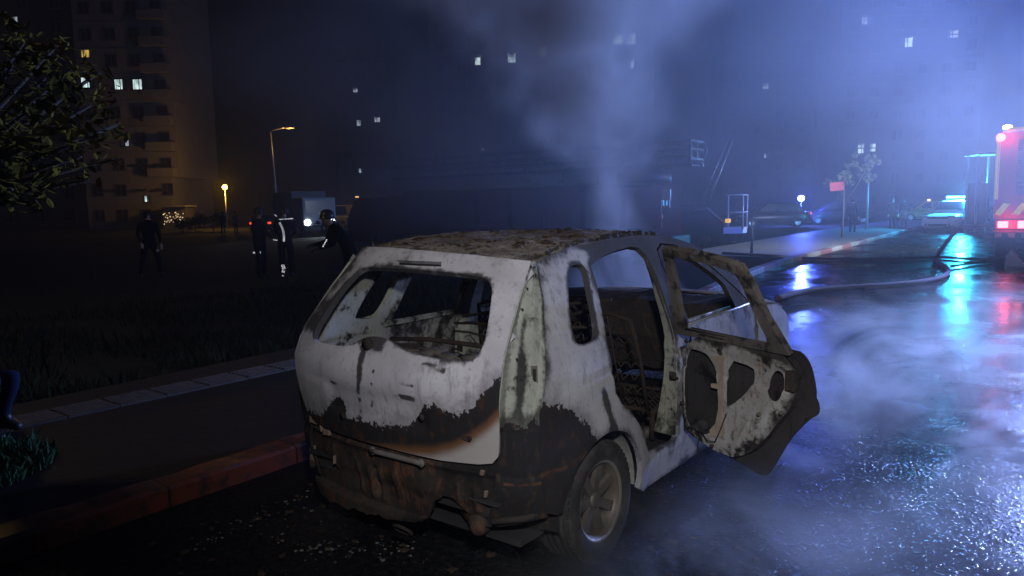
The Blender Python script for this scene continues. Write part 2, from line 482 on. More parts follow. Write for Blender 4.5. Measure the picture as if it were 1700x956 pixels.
def Yr(x, z):
    k = ip(z, [(.2, .08), (.6, .09), (1.0, .09), (1.47, .07)])
    return _yc(z) + k * (x / .65) ** 2 + .006 * noise.noise(Vector((x * 3, z * 3.5, 5)))


CAR = empty('burnt_car', (0, 1.3, 0), 0, 'burnt-out pale grey hatchback with an open rear door, smoking at the kerb', 'car')
CAR.location = (0, 0, 0)
M_shell = burnt('ashen_metal', (.42, .415, .44), (.32, .31, .325), charlo=.66, charhi=.74, rustlo=.66, rusthi=.8)
M_tail = burnt('ashen_tailgate', (.56, .54, .585), (.40, .38, .41), charlo=.655, charhi=.72, rustlo=.68, rusthi=.82, scale=4.5)
M_inner = burnt('scorched_inner', (.37, .36, .35), (.26, .24, .225), (.020, .017, .015), (.12, .065, .035), .51, .63, .52, .68, 7)
M_pillar = burnt('scorched_pillar', (.36, .37, .31), (.27, .27, .22), (.020, .018, .016), (.16, .09, .045), .53, .63, .55, .7, 9)
M_recess = burnt('lamp_recess_metal', (.37, .39, .335), (.29, .295, .26), (.020, .018, .018), (.13, .08, .05), .58, .66, .6, .75, 6)
M_roof = burnt('burnt_roof_metal', (.34, .31, .28), (.22, .19, .165), (.028, .023, .020), (.105, .050, .025), .57, .70, .47, .62, 6.5, bump=.9)
M_char = burnt('charred_metal', (.042, .036, .033), (.03, .025, .022), (.018, .016, .016), (.10, .052, .030), .60, .8, .50, .72, 6, bump=.6)
M_soot = burnt('sooty_steel', (.045, .042, .042), (.030, .028, .028), (.015, .014, .014), (.06, .035, .022), .6, .8, .6, .8, 6, bump=.4)
M_ash = simple('ash', (.10, .085, .07), .95, var=.5, scale=18)
M_void = simple('soot_and_hole_black', (.012, .012, .012), .9)  # black for sooty bits, and for the dark inside slot holes

DOOR_R = [(.221, 1.405), (.373, 1.442), (.55, 1.463), (.72, 1.472), (.80, 1.46), (.845, 1.41), (.85, 1.30), (.83, 1.10), (.82, .85), (.82, .60), (.82, .42), (.77, .385), (.52, .39), (.44, .42), (.385, .50), (.33, .59), (.25, .67), (.155, .74), (.112, .80), (.10, .90), (.106, 1.03), (.158, 1.177), (.205, 1.32)]
QWIN = chaikin([(-.012, 1.372), (.04, 1.415), (.127, 1.42), (.168, 1.40), (.128, 1.306), (.098, 1.196), (.066, 1.118), (.034, 1.075), (-.025, 1.068), (-.115, 1.068), (-.152, 1.092), (-.124, 1.181), (-.076, 1.275)], 2)
DOOR_F = [(.985, .42), (.985, .85), (.985, 1.10), (.965, 1.36), (.99, 1.44), (1.08, 1.475), (1.25, 1.455), (1.45, 1.385), (1.68, 1.265), (1.88, 1.13), (2.02, 1.02), (2.06, .93), (2.06, .50), (2.0, .40), (1.6, .385), (1.03, .385)]
ARCH = [(.355 * math.cos(a), CZ + .345 * math.sin(a)) for a in np.linspace(R(168), R(-8), 26)]
SIDE = [(-.455, .45), (-.44, .38), (-.38, .355)] + ARCH + [(.42, .205), (2.2, .205), (2.235, .45), (2.235, .95)] + \
       [(2.12, 1.06), (1.95, 1.18), (1.75, 1.32), (1.5, 1.445), (1.25, 1.505), (.9, 1.53), (.5, 1.525), (.1, 1.50), (-.12, 1.47), (-.20, 1.445), (-.255, 1.28), (-.34, 1.10), (-.41, .94), (-.455, .82), (-.465, .65)]
SOOT_S = [(-.6, .87), (-.465, .84), (-.435, .869), (-.39, .852), (-.346, .846), (-.30, .82), (-.253, .787), (-.2, .75), (-.147, .707), (-.11, .655), (-.085, .61), (-.06, .56), (-.04, .30)]


def side_soot(u, v):
    if u < -.03:
        return (ip(u, SOOT_S) - v) * .8
    if u > 2.0: return -.2
    return -.1


def side_tan(u, v):   # scorched primer just above the rear bumper line
    if u < -.1 and v < .62: return .032 * math.exp(-((v - (.545 + .12 * (u + .46))) / .014) ** 2) - .018 + .016 * noise.noise(Vector((u * 22, v * 22, 3)))
    return -1


def side_smear(u, v):
    s = .05 + .75 * math.exp(-((u - (-.02 + (.95 - v) * .22)) / .03) ** 2) * ss(v, .5, .62) * (1 - ss(v, .82, .9))   # dark run down the quarter panel
    s += .80 * ss(v, 1.36, 1.46) * ss(u, .15, .3) + .62 * ss(u, .75, .9) * ss(v, .9, 1.2) + .22 * ss(u, .8, .9) + .10 * ss(v, 1.05, 1.3)
    s += .6 * math.exp(-(seg_dist(np.array([[u, v]]), QWIN)[0] / .012) ** 2)
    s += .5 * math.exp(-(seg_dist(np.array([[u, v]]), DOOR_R)[0] / .022) ** 2) + .45 * math.exp(-(seg_dist(np.array([[u, v]]), SIDE)[0] / .030) ** 2)
    return s


_Q = np.array(QWIN)
panel('side_panel', SIDE, [QWIN, DOOR_R, DOOR_F], lambda u, v: (Xs(u, v), u, v), M_shell, CAR, .026, .03, False, dict(soot=side_soot, tan=side_tan, smear=side_smear))
panel('side_panel', SIDE, [QWIN, DOOR_R, DOOR_F], lambda u, v: (-Xs(u, v), u, v), M_pillar, CAR, .04, .035, True, dict(soot=side_soot, smear=lambda u, v: .15 + .3 * ss(v, 1.2, 1.4)))


# roof: warped, rusted and littered with ash
def roof_z(s, y): return _zt(y) + .036 * (1 - s * s) - .004 - .020 * math.exp(-((s + .1) / .5) ** 2 - ((y - .55) / .4) ** 2)


vs = []; fs = []; ns_, ny_ = 61, 84
for j in range(ny_):
    for i in range(ns_):
        s = -1 + 2 * i / (ns_ - 1); q = j / (ny_ - 1); y0 = -.205 - .065 * (1 - s * s); y = y0 + q * (1.50 - y0 + .10 * (1 - s * s))
        x = s * (Xs(y, _zt(y)) + .003)
        P = Vector((x * 7, y * 7, 1.3)); z = roof_z(s, y) + .036 * max(0, -s) * (1 - ss(y, .2, 1.4)) + (.012 * noise.noise(P * .8) + .008 * noise.noise(P * 2.7) + .005 * noise.noise(P * 6)) * (1 - abs(s) ** 8)
        vs.append((x, y, z))
for j in range(ny_ - 1):
    for i in range(ns_ - 1): a = j * ns_ + i; fs.append((a, a + 1, a + ns_ + 1, a + ns_))
rf = link('roof', mesh_of('roof', vs, fs, True), M_roof, CAR)
for an in ('soot', 'tan'):
    a = rf.data.attributes.new(an, 'FLOAT', 'POINT'); a.data.foreach_set('value', np.full(len(vs), -1, np.float32))
a = rf.data.attributes.new('smear', 'FLOAT', 'POINT')
a.data.foreach_set('value', np.array([.25 * ss(abs(p[0]), .4, .56) + .22 * ss(p[1], .3, 1.2) + .25 * ss(-p[1], 0, .2) for p in vs], np.float32))
m_ = rf.modifiers.new('thickness', 'SOLIDIFY'); m_.thickness = .015; m_.offset = -1


def lump(mb, c, r, seed):
    bm = bmesh.new(); bmesh.ops.create_icosphere(bm, subdivisions=2, radius=1)
    vs = []
    for q in bm.verts:
        d = q.co * (1 + .8 * noise.noise(q.co * 1.7 + Vector((seed, 0, 0)))); vs.append(Vector((d.x * r[0], d.y * r[1], d.z * r[2])) + Vector(c))
    bm.verts.index_update(); mb.add(vs, [[q.index for q in f.verts] for f in bm.faces], True); bm.free()


mb = MB()
for i in range(70):
    y = random.uniform(-.15, 1.15); y = y if random.random() < .6 else random.uniform(.6, 1.1); x = Xs(y, _zt(y)) * random.uniform(.93, .985); k = random.uniform(.5, 1.3) * (1.25 if y > .5 else .7)
    lump(mb, (x, y, _zt(y) + .006), (.008 * k, random.uniform(.012, .034) * k, .012 * k), i * 3.7)
for i in range(16):
    y = random.uniform(.9, 1.45); s = random.uniform(-.75, .2); lump(mb, (s * .55, y, roof_z(s, y) + .003), (.022, .020, random.uniform(.008, .02)), i * 5.1)
mb.build('charred_seal', M_soot, CAR)
mb = MB()
for i in range(170):
    y = random.uniform(-.15, 1.4); s = random.uniform(-.93, .93); k = random.uniform(.3, 1) ** 2
    lump(mb, (s * .56, y, roof_z(s, y) + .036 * max(0, -s) * (1 - ss(y, .2, 1.4))), (.05 * k, .04 * k * random.uniform(.5, 1.5), .008 * k + .004), i * 3.1)
mb.build('roof_ash', burnt('roof_crust', (.20, .18, .16), (.13, .11, .095), (.02, .018, .016), (.09, .05, .03), .5, .65, .5, .66, 14, bump=.8), CAR)

# tailgate
TG = [(.612, 1.46), (.651, 1.244), (.682, 1.057), (.690, .961), (.682, .80), (.668, .70), (.655, .640), (.625, .606), (.56, .594), (.369, .584), (.15, .588), (0, .592), (-.15, .590), (-.369, .590), (-.56, .596), (-.625, .61), (-.66, .645), (-.70, .75), (-.715, .95), (-.695, 1.057), (-.640, 1.26), (-.556, 1.505), (-.3, 1.505), (0, 1.495), (.3, 1.482)]
RW = chaikin([(-.560, 1.046), (-.545, 1.19), (-.510, 1.315), (-.462, 1.39), (-.40, 1.405), (-.188, 1.408), (.1, 1.405), (.368, 1.392), (.44, 1.378), (.485, 1.345), (.512, 1.30), (.55, 1.20), (.572, 1.12), (.565, 1.075), (.525, 1.048), (.43, 1.05), (.328, 1.054), (.22, 1.060), (.14, 1.078), (.06, 1.105), (-.04, 1.112), (-.12, 1.095), (-.19, 1.055), (-.26, 1.042), (-.475, 1.036)], 2)
SLOT = [(-.205, 1.446), (.123, 1.447), (.137, 1.425), (-.187, 1.424)]
SUP = [(-.85, .70), (-.721, .649), (-.598, .65), (-.482, .655), (-.387, .72), (-.311, .789), (-.26, .782), (-.239, .717), (-.192, .691), (-.112, .721), (-.101, .696), (-.045, .706), (.007, .693), (.11, .708), (.204, .717), (.243, .752), (.257, .786), (.313, .833), (.376, .841), (.417, .826), (.466, .815), (.514, .82), (.564, .848), (.599, .896), (.628, .948), (.667, .981), (.8, 1.02)]
SLO = [(-.9, .48), (-.30, .573), (-.099, .596), (.163, .627), (.332, .654), (.436, .686), (.54, .745), (.619, .807), (.674, .863), (.8, .95)]


def tg_streak(u, v):
    d = 9
    for pl, wd in (([(-.088, 1.05), (-.078, .97), (-.072, .93)], .016), ([(-.072, .93), (-.105, .83), (-.13, .71)], .006), ([(.02, .97), (.012, .90)], .004), ([(-.02, .80), (-.05, .72)], .005), ([(-.02, .855), (.24, .858), (.33, .848)], .0035), ([(-.33, .865), (-.20, .846)], .003), ([(-.09, 1.06), (-.06, 1.09), (.02, 1.075)], .022), ([(.30, 1.02), (.42, 1.005)], .010), ([(.20, .93), (.27, .925)], .009)):
        P = np.array([[u, v]])
        for i in range(len(pl) - 1): d = min(d, seg_dist(P, [pl[i], pl[i + 1]])[0] / wd)
    return d


_sc = {}


def tg_smear(u, v):
    s = .02 + .80 * math.exp(-max(0, tg_streak(u, v) - .3) ** 2)
    s += .55 * ss(v, 1.04, 1.12) * ss(-u, .44, .56) + .30 * math.exp(-((v - 1.43) / .03) ** 2) * math.exp(-((u + .2) / .13) ** 2) + .16 * ss(v, 1.40, 1.47)
    s += .6 * math.exp(-(seg_dist(np.array([[u, v]]), RW)[0] / .010) ** 2) * ss(v, 1.02, 1.06) + .18 * math.exp(-((v - .845) / .02) ** 2) * (1 if -.35 < u < .4 else 0)
    return s


def tgmap(x, z):
    y = Yr(x, z)
    y -= .010 * math.exp(-((z - 1.475) / .02) ** 2)                                     # lip over the window
    y += .010 * math.exp(-((z - .868) / .012) ** 2) * ss(-abs(x), -.62, -.45)             # fold above the number plate
    y += .020 * ss(z, .69, .74) * (1 - ss(z, .83, .87)) * ss(-abs(x + .02), -.37, -.30) # number-plate recess
    y += .012 * math.exp(-((z - 1.03) / .010) ** 2)                                      # fold under the window
    return (x, y, z)


tgm = panel('tailgate', TG, [RW, SLOT], tgmap, M_tail, CAR, .022, .03, False, dict(soot=lambda u, v: (ip(u, SUP) - v) * .9, tan=lambda u, v: (ip(u, SLO) - v), smear=tg_smear))
mb = MB(); mb.box((-.03, Yr(-.03, 1.435) + .045, 1.436), (.34, .012, .05)); mb.build('brake_slot_dark', M_void, tgm)  # black sheet stands for the dark inside the cut slot
mb = MB(); mb.lathe([(.012, 0), (.012, .012), (.005, .018)], (.535, Yr(.535, .705) - .012, .712), 'Y', 14); mb.box((.52, Yr(.52, .71) - .004, .712), (.05, .008, .018)); mb.build('tailgate_bolt', M_char, tgm)
mb = MB(); mb.lathe([(.03, -.012), (.03, .006), (.02, .012)], (-.06, Yr(-.06, 1.075) - .008, 1.075), 'Y', 18); mb.build('wiper_mount', M_char, tgm)
for x, z in ((-.25, .70), (.30, .78)): mb = MB(); mb.lathe([(.017, -.004), (.015, .004)], (x, Yr(x, z) - .004, z), 'Y', 14); mb.build('plate_fixing', M_char, tgm)

# tall lamp recesses in the rear corners, between tailgate and side panel
E1 = [(.28, .56), (.45, .625), (.60, .640), (.664, .663), (.75, .677), (.961, .694), (1.057, .686), (1.244, .655), (1.46, .616), (1.5, .61)]
E2 = [(.28, -.40), (.45, -.455), (.65, -.465), (.82, -.455), (.94, -.41), (1.10, -.34), (1.28, -.255), (1.445, -.20), (1.5, -.19)]


def recess(sg):
    def f(u, v):
        a = Vector((ip(v, E1), 0, v)); a.y = Yr(a.x, v) + .006; yb = ip(v, E2); b = Vector((Xs(yb, v) - .002, yb, v))
        p = a.lerp(b, u); nrm = Vector((.62, -.78, 0)); dpt = .012 * math.sin(PI * u)
        up_ = ss(v, .745, .77) * (1 - ss(v, 1.40, 1.44))
        dpt -= up_ * (.050 * ss(u, .02, .12) * (1 - ss(u, .50, .62)) + .024 * ss(u, .52, .62) * (1 - ss(u, .86, .97)) + .006 * math.sin(v * 34) * ss(u, .1, .3) * (1 - ss(u, .4, .5)))
        dpt += .010 * (1 - up_) * math.sin(PI * u) + .004 * noise.noise(p * 9)
        if v < .62: dpt -= .012 * math.exp(-((v - .55) / .012) ** 2)
        p += nrm * dpt
        return (sg * p.x - (.018 if sg < 0 else 0) * (1 - ss(v, 1.0, 1.4)), p.y, p.z)
    return f


def rc_smear(u, v): return .25 + .50 * math.exp(-((u - .40 - .06 * math.sin(v * 9)) / .10) ** 2) * (1 - ss(v, 1.15, 1.3)) + .9 * (1 - ss(v, .74, .86)) + .45 * math.exp(-((u - .98) / .06) ** 2) - .25 * math.exp(-((u - .2) / .12) ** 2) * ss(v, .85, .9)


RCO = [(0, .30), (1, .36), (1, 1.45), (0, 1.462)]
for sg in (1, -1):
    def mk(nm):
        pts = resample([(u * .2, v) for u, v in RCO], .02)
        return panel(nm, [(u * .2, v) for u, v in RCO], [], lambda u, v: recess(sg)(u / .2, v), M_recess, CAR, .016, .012, sg < 0, dict(soot=lambda u, v: (.775 - v) * .8, smear=lambda u, v: rc_smear(u / .2, v), tan=lambda u, v: .04 * math.exp(-((v - .52) / .008) ** 2) * (1 if u > .03 else 0) - .02))
    rc = mk('lamp_recess')
    if sg > 0:
        p = Vector(recess(1)(.74, .985)); mb = MB(); Mr = Matrix.Rotation(R(40), 3, 'Z')
        mb.box(p + Vector((.003, -.004, 0)), (.028, .006, .075), rot=Mr); mb.build('lamp_bracket', M_ash, rc)
        mb = MB(); mb.box(p + Vector((.006, -.008, -.002)), (.014, .006, .055), rot=Mr); mb.build('bracket_slot_dark', M_void, rc)  # black box stands for the shaded hole in the bracket
        mb = MB()
        for u, v in ((.70, 1.395), (.25, 1.335), (.22, 1.25), (.3, 1.05)): mb.lathe([(.008, -.002), (.007, .003)], Vector(recess(1)(u, v)) + Vector((0, -.003, 0)), 'Y', 10)
        mb.build('lamp_screw', M_void, rc)

# lower rear panel, burnt bare
VAL = [(-.70, .60), (-.705, .45), (-.70, .30), (-.66, .215), (-.56, .175), (-.457, .165), (-.23, .19), (0, .215), (.167, .235), (.23, .275), (.285, .35), (.34, .392), (.39, .395), (.44, .35), (.50, .315), (.56, .305), (.60, .31), (.645, .36), (.655, .60), (.60, .598), (0, .598), (-.6, .60)]


def valmap(x, z):
    y = Yr(x, z) + .030
    y -= .016 * math.exp(-((z - .545) / .012) ** 2)
    for cx, wd, zt, zb in ((-.215, .016, .44, .30), (-.12, .018, .455, .30), (-.045, .018, .455, .30), (.06, .016, .47, .34), (.43, .012, .47, .40), (.52, .014, .46, .36), (-.42, .012, .5, .38)):
        y -= .012 * math.exp(-((x - cx) / wd) ** 2) * ss(z, zb - .02, zb) * (1 - ss(z, zt, zt + .02))
    y += .018 * math.exp(-((x + .082) / .022) ** 2) * ss(z, .3, .32) * (1 - ss(z, .45, .47))
    y += .010 * ss(.42 - z, 0, .05) - .030 * ss(.27 - z, 0, .03) + .012 * noise.noise(Vector((x * 6, z * 7, 1)))
    return (x, y, z)


def val_smear(u, v): return .30 - .40 * math.exp(-((u + .03) / .14) ** 2 - ((v - .40) / .08) ** 2) - .35 * ss(-u, .5, .66) + .2 * ss(u, .2, .4)


M_val = burnt('scorched_rear_panel', (.055, .044, .037), (.036, .028, .024), (.012, .011, .010), (.13, .062, .032), .55, .68, .48, .66, 4.5, bump=.6)
VAL = [(x + (.010 * noise.noise(Vector((x * 31, z * 17, 4))) if z < .43 else 0), z + (.022 * noise.noise(Vector((x * 19, z * 9, 1))) if z < .43 else 0)) for x, z in resample(VAL, .025)]
val = panel('rear_panel', VAL, [], valmap, M_val, CAR, .012, .02, False, dict(smear=val_smear))
mb = MB(); a_, b_ = Vector((-.05, Yr(-.05, .555) - .003, .558)), Vector((.262, Yr(.262, .555) - .006, .556))
mb.tube([a_.lerp(b_, q) for q in np.linspace(0, 1, 9)], .013, 10); [mb.lathe([(.020, -.006), (.020, .008), (.009, .008), (.009, -.004)], p, 'Y', 16) for p in (a_, b_)]
mb.build('bumper_bar', simple('bleached_steel', (.15, .13, .125), .7, var=.4, scale=30), CAR)
mb = MB()
for x, z, dx, dz in ((-.60, .60, .06, .035), (-.46, .565, .05, .03), (-.655, .40, .035, .09), (-.52, .585, .008, .06), (-.40, .43, .006, .045), (.57, .555, .016, .022), (.585, .46, .012, .03)):
    mb.box((x, Yr(x, z) + .010, z), (dx, .018, dz), rot=Matrix.Rotation(random.uniform(-.25, .25), 3, 'Y'), bev=.003)
mb.build('melted_bracket', simple('scorched_tin', (.20, .145, .11), .7, var=.5, scale=25), CAR)
mb = MB(); tp = Vector((.165, -.62, .20)); mb.tube([tp + Vector((.055 * math.cos(a) - .045, -.02 * math.sin(a) - .02, .024 * math.sin(a))) for a in np.linspace(0, 2 * PI, 18)], .009, 8); mb.build('tow_hook', M_char, CAR)
mb = MB(); mb.tube([(.28, -.30, .30), (.40, -.42, .30), (.50, -.50, .295), (.54, -.585, .29)], [.075, .085, .07, .03], 14); lump(mb, (.49, -.52, .285), (.05, .04, .035), 3.3); mb.build('exhaust_silencer', M_val, CAR)
mb = MB(); mb.box((0, 1.05, .235), (1.42, 3.1, .03)); mb.box((0, -.30, .36), (1.2, .5, .04)); mb.box((0, -.05, .30), (1.5, .10, .10), bev=.02); mb.build('underbody', M_soot, CAR)
# side bumper carriers
for sg in (1, -1):
    mb = MB()
    for i in range(9):
        q = i / 8; y = -.44 + .10 * q; mb.box((sg * (Xs(y, .5) - .03), y, .40 + .05 * random.random()), (.03, .03, .10), rz=random.random())
    mb.tube([(sg * .62, -.58, .345), (sg * .74, -.50, .36), (sg * .80, -.40, .385), (sg * .815, -.36, .40)], .016, 8); mb.build('bumper_carrier', M_char, CAR)

# wheel houses
for sg in (1, -1):
    for cy in (0, 2.42):
        vs = []; fs = []; nn = 20
        for i in range(nn + 1):
            a = R(185) - R(190) * i / nn
            for j, x in enumerate((.815, .70, .52, .45)): rr = (.348, .372, .372, .05)[j]; vs.append((sg * x, cy + rr * math.cos(a), CZ + rr * math.sin(a)))
        for i in range(nn):
            for j in range(3): fs.append((i * 4 + j, i * 4 + j + 1, i * 4 + 5 + j, i * 4 + 4 + j))
        o = link('wheel_house', mesh_of('wheel_house', vs, fs, True), M_recess, CAR)
        for an, fn in (('soot', lambda p: .1 if p[1] < cy + .12 else -.2), ('tan', lambda p: -1), ('smear', lambda p: .35)):
            a = o.data.attributes.new(an, 'FLOAT', 'POINT'); a.data.foreach_set('value', np.array([fn(p) for p in vs], np.float32))

# wheels: scorched tyre, dusty alloy rim
t = NT('burnt_rubber'); v = t.obj(); n = t.noise(9, 8, .7, v); c = t.mix(t.ramp(n, .4, .7), (.022, .021, .021), (.062, .056, .052)); t.bump(t.noise(40, 4, .6, v), .5, .004); M_tyre = t.fin(c, .85, 0, .25)
t = NT('sooty_alloy'); v = t.obj(); n = t.noise(7, 7, .7, v); c = t.mix(t.ramp(n, .40, .66), (.105, .080, .060), (.17, .145, .12)); c = t.mix(t.ramp(t.noise(4, 5, .6, v), .6, .7), c, (.02, .018, .017)); t.bump(n, .3, .004); M_rim = t.fin(c, .55, .35, .5)
M_lip = simple('bare_alloy', (.34, .31, .27), .45, .6, .4, 20)
M_disc = simple('rusty_disc', (.09, .06, .045), .8, .2, .4, 14)
WR = .292


def make_wheel(loc, sg, camber=0.0, steer=0.0):
    w_ = MB()
    prof = [(.185, -.085), (.205, -.097), (.245, -.104), (.272, -.098), (.287, -.085), (.2905, -.070)]
    for h in (-.055, -.022, .022, .055): prof += [(.292, h - .008), (.283, h - .006), (.283, h + .006), (.292, h + .008)]
    prof += [(.2905, .070), (.287, .085), (.272, .098), (.245, .104), (.205, .097), (.185, .085)]
    w_.lathe(prof, axis='X', n=56, cap=False)
    for k in range(56):   # tread blocks' sipes as raised shoulders
        a = 2 * PI * k / 56
        for sx in (-1, 1):
            Mx = Matrix.Rotation(a, 3, 'X'); w_.box(Mx @ Vector((sx * .077, 0, .287)), (.022, .020, .012), rot=Mx)
    ty = w_.build('tyre', M_tyre)
    r_ = MB(); r_.lathe([(.188, -.09), (.180, -.075), (.165, -.05), (.165, .06), (.178, .075), (.192, .088)], axis='X', n=48, cap=False)
    r_.lathe([(.0, .062), (.030, .066), (.040, .058), (.046, .030), (.046, -.02), (.0, -.02)], axis='X', n=24, cap=False)
    for k in range(7):
        a = 2 * PI * k / 7 + .25
        for da in (-.085, .085):
            Mx = Matrix.Rotation(a + da, 3, 'X'); c_ = [(.052, -.018, .035), (.052, .018, .035), (.064, .012, .178), (.064, -.012, .178)]
            r_.prism([Mx @ Vector(p) for p in c_], (-.024, 0, 0))
    rm = r_.build('rim', M_rim)
    l_ = MB(); l_.lathe([(.182, .083), (.193, .092), (.199, .090), (.199, .082)], axis='X', n=56, cap=False); lp = l_.build('rim_lip', M_lip)
    d_ = MB(); d_.lathe([(.05, -.01), (.135, -.01), (.135, .004), (.05, .004)], axis='X', n=32); d_.lathe([(.165, -.06), (.05, -.07), (0, -.07)], axis='X', n=32, cap=False); ds = d_.build('brake_disc', M_disc)
    o = empty('wheel'); o.parent = CAR; o.location = loc; o.rotation_euler = (random.random(), camber, steer + (0 if sg > 0 else PI))
    for q in (ty, rm, lp, ds): q.parent = o


make_wheel((.735, 0, WR - .004), 1, R(-2)); make_wheel((-.735, 0, WR - .004), -1, R(2)); make_wheel((.735, 2.42, WR - .004), 1, 0, R(-4)); make_wheel((-.735, 2.42, WR - .004), -1, 0, R(-4))
# B-pillar boxes
for sg in (1, -1):
    vs = []; fs = []; zs = np.linspace(.40, 1.46, 22)
    for z in zs:
        ya = ip(z, [(.4, .80), (.6, .815), (.85, .818), (1.1, .828), (1.3, .848), (1.46, .86)]); yb = ip(z, [(.4, .99), (1.1, .985), (1.36, .965), (1.46, .96)]); dp = ip(z, [(.4, .16), (.7, .115), (1.0, .085), (1.46, .05)])
        for (d_, y) in ((.012, ya), (dp, ya + .03), (dp, yb - .03), (.012, yb)): vs.append((sg * (Xs(y, z) - d_), y, z))
    for i in range(21):
        for k in range(3): fs.append((i * 4 + k, i * 4 + k + 1, i * 4 + k + 5, i * 4 + k + 4))
    o = link('door_pillar', mesh_of('door_pillar', vs, fs, False), M_pillar, CAR)
    for an, fn in (('soot', lambda p: -1), ('tan', lambda p: -1), ('smear', lambda p: .28 + .25 * ss(p[2], 1.1, 1.3) + .3 * (1 - ss(p[2], .45, .6)))):
        a = o.data.attributes.new(an, 'FLOAT', 'POINT'); a.data.foreach_set('value', np.array([fn(p) for p in vs], np.float32))
    mb = MB(); z = .74; mb.tube([(sg * (Xs(.85, z) - .05), .80, z), (sg * (Xs(.85, z) - .02), .775, z), (sg * (Xs(.85, z)), .80, z)], .006, 6); mb.box((sg * (Xs(.85, z) - .04), .826, z), (.05, .012, .05)); mb.build('door_striker', M_char, CAR)

# open rear door, hinged at the pillar and swung 68 degrees
PH = R(68); DH = Vector((.832, .885, 0)); DD = Vector((math.sin(PH), -math.cos(PH), 0)); DN = Vector((-math.cos(PH), -math.sin(PH), 0))


def doorpt(s, z, off=0.0):
    o = .83 - (_xs(z) if z > .8 else .83 + .0 * z) if z > .8 else .012 * ((.8 - z) / .4) ** 2
    return DH + DD * s + DN * (o + off + .006 * noise.noise(Vector((s * 4, z * 4, 8)))) + Vector((0, 0, z))


DOUT = [(.02, .43), (.05, .425), (.224, .385), (.40, .365), (.55, .342), (.60, .338), (.635, .352), (.683, .435), (.746, .557), (.813, .643), (.868, .698), (.905, .722), (.908, .765), (.882, .81), (.872, .87), (.856, .945), (.835, .988), (.80, 1.012), (.02, 1.012)]
M_door = burnt('sooty_door_skin', (.040, .036, .035), (.026, .023, .022), (.010, .0095, .0095), (.05, .03, .02), .50, .64, .55, .72, 6)
rd = empty('rear_door'); rd.parent = CAR
panel('outer_skin', chaikin(DOUT, 1), [], lambda u, v: tuple(doorpt(u, v)), M_door, rd, .03, .006, True)
DIN = chaikin([(.03, 1.005), (.70, 1.005), (.765, .955), (.80, .90), (.80, .80), (.765, .72), (.70, .645), (.64, .555), (.57, .47), (.47, .405), (.36, .385), (.22, .405), (.08, .455), (.035, .55)], 1)
H1 = chaikin([(.081, .915), (.218, .918), (.275, .872), (.315, .78), (.322, .71), (.322, .57), (.30, .50), (.24, .462), (.148, .448), (.075, .505), (.05, .684)], 2)
H2 = chaikin([(.384, .905), (.548, .890), (.560, .85), (.545, .785), (.462, .70), (.40, .655), (.376, .655)], 1)
H3 = chaikin([(.655, .86), (.695, .905), (.735, .885), (.735, .80), (.705, .742), (.655, .745), (.635, .79)], 2)


def dismear(u, v): return .12 + .65 * ss(v, .93, 1.0) + .5 * math.exp(-(seg_dist(np.array([[u, v]]), DIN)[0] / .035) ** 2) * ss(u, .4, .7) + .45 * math.exp(-((u - .03) / .03) ** 2)


dip = panel('inner_panel', DIN, [H1, H2, H3], lambda u, v: tuple(doorpt(u, v, .046 + .010 * ss(v, .9, .95) - .014 * ss(seg_dist(np.array([[u, v]]), DIN)[0], .05, .0) + .010 * math.exp(-((u - .50 - (v - .55) * .55) / .014) ** 2) * (1 - ss(v, .60, .68)) + .008 * math.exp(-((u - .57 - (v - .6) * .7) / .012) ** 2) * (1 - ss(v, .68, .74)) + .004 * noise.noise(Vector((u * 14, v * 14, 0))))), M_inner, rd, .020, .006, True, dict(smear=dismear))
# flange closing the gap between skin and inner panel
pl = resample(DIN, .03); vs = []; fs = []
for u, v in pl: vs += [doorpt(u, v, .034), doorpt(.45 + (u - .45) * 1.03, .7 + (v - .7) * 1.02, .004)]
k = len(pl)
for i in range(k): fs.append((2 * i, 2 * i + 1, (2 * i + 3) % (2 * k), (2 * i + 2) % (2 * k)))
link('door_flange', mesh_of('door_flange', vs, fs), M_door, rd)
FRO = [(.02, 1.0), (.045, 1.13), (.085, 1.28), (.135, 1.44), (.160, 1.492), (.33, 1.484), (.515, 1.458), (.655, 1.424), (.683, 1.33), (.715, 1.18), (.79, 1.0)]
FRI = [(.105, 1.03), (.118, 1.16), (.150, 1.32), (.178, 1.452), (.343, 1.442), (.50, 1.415), (.598, 1.388), (.618, 1.345), (.642, 1.203), (.690, 1.03)]
panel('window_frame', FRO, [FRI], lambda u, v: tuple(doorpt(u, v, .028)), burnt('charred_frame', (.15, .135, .125), (.085, .075, .068), (.02, .018, .017), (.10, .06, .035), .50, .62, .5, .68, 8), rd, .02, .034, True)
mb = MB()
mb.tube([doorpt(.10, 1.018, .05), doorpt(.40, 1.012, .052), doorpt(.70, 1.003, .05)], .012, 8); mb.tube([doorpt(.10, 1.02, .0), doorpt(.70, 1.008, .0)], .010, 8); mb.build('belt_rail', M_char, rd)
mb = MB(); mb.prism([doorpt(s, z, .055) for s, z in ((.268, .90), (.372, .92), (.366, .80), (.362, .62), (.380, .565), (.376, .49), (.295, .47), (.280, .50), (.318, .545), (.334, .62), (.338, .76), (.318, .84))], DN * .008)
mb.prism([doorpt(s, z, .060) for s, z in ((.285, .755), (.34, .765), (.34, .735), (.285, .735))], DN * .006); mb.build('lifter_rail', simple('tan_scorched_steel', (.30, .245, .19), .75, var=.45, scale=16), rd)
mb = MB(); mb.lathe([(.028, -.02), (.034, 0), (.02, .02), (0, .025)], doorpt(.19, .50, .02), 'Y', 16); lump(mb, doorpt(.16, .475, .02), (.05, .03, .025), 4.2); mb.build('lifter_motor', M_soot, rd)
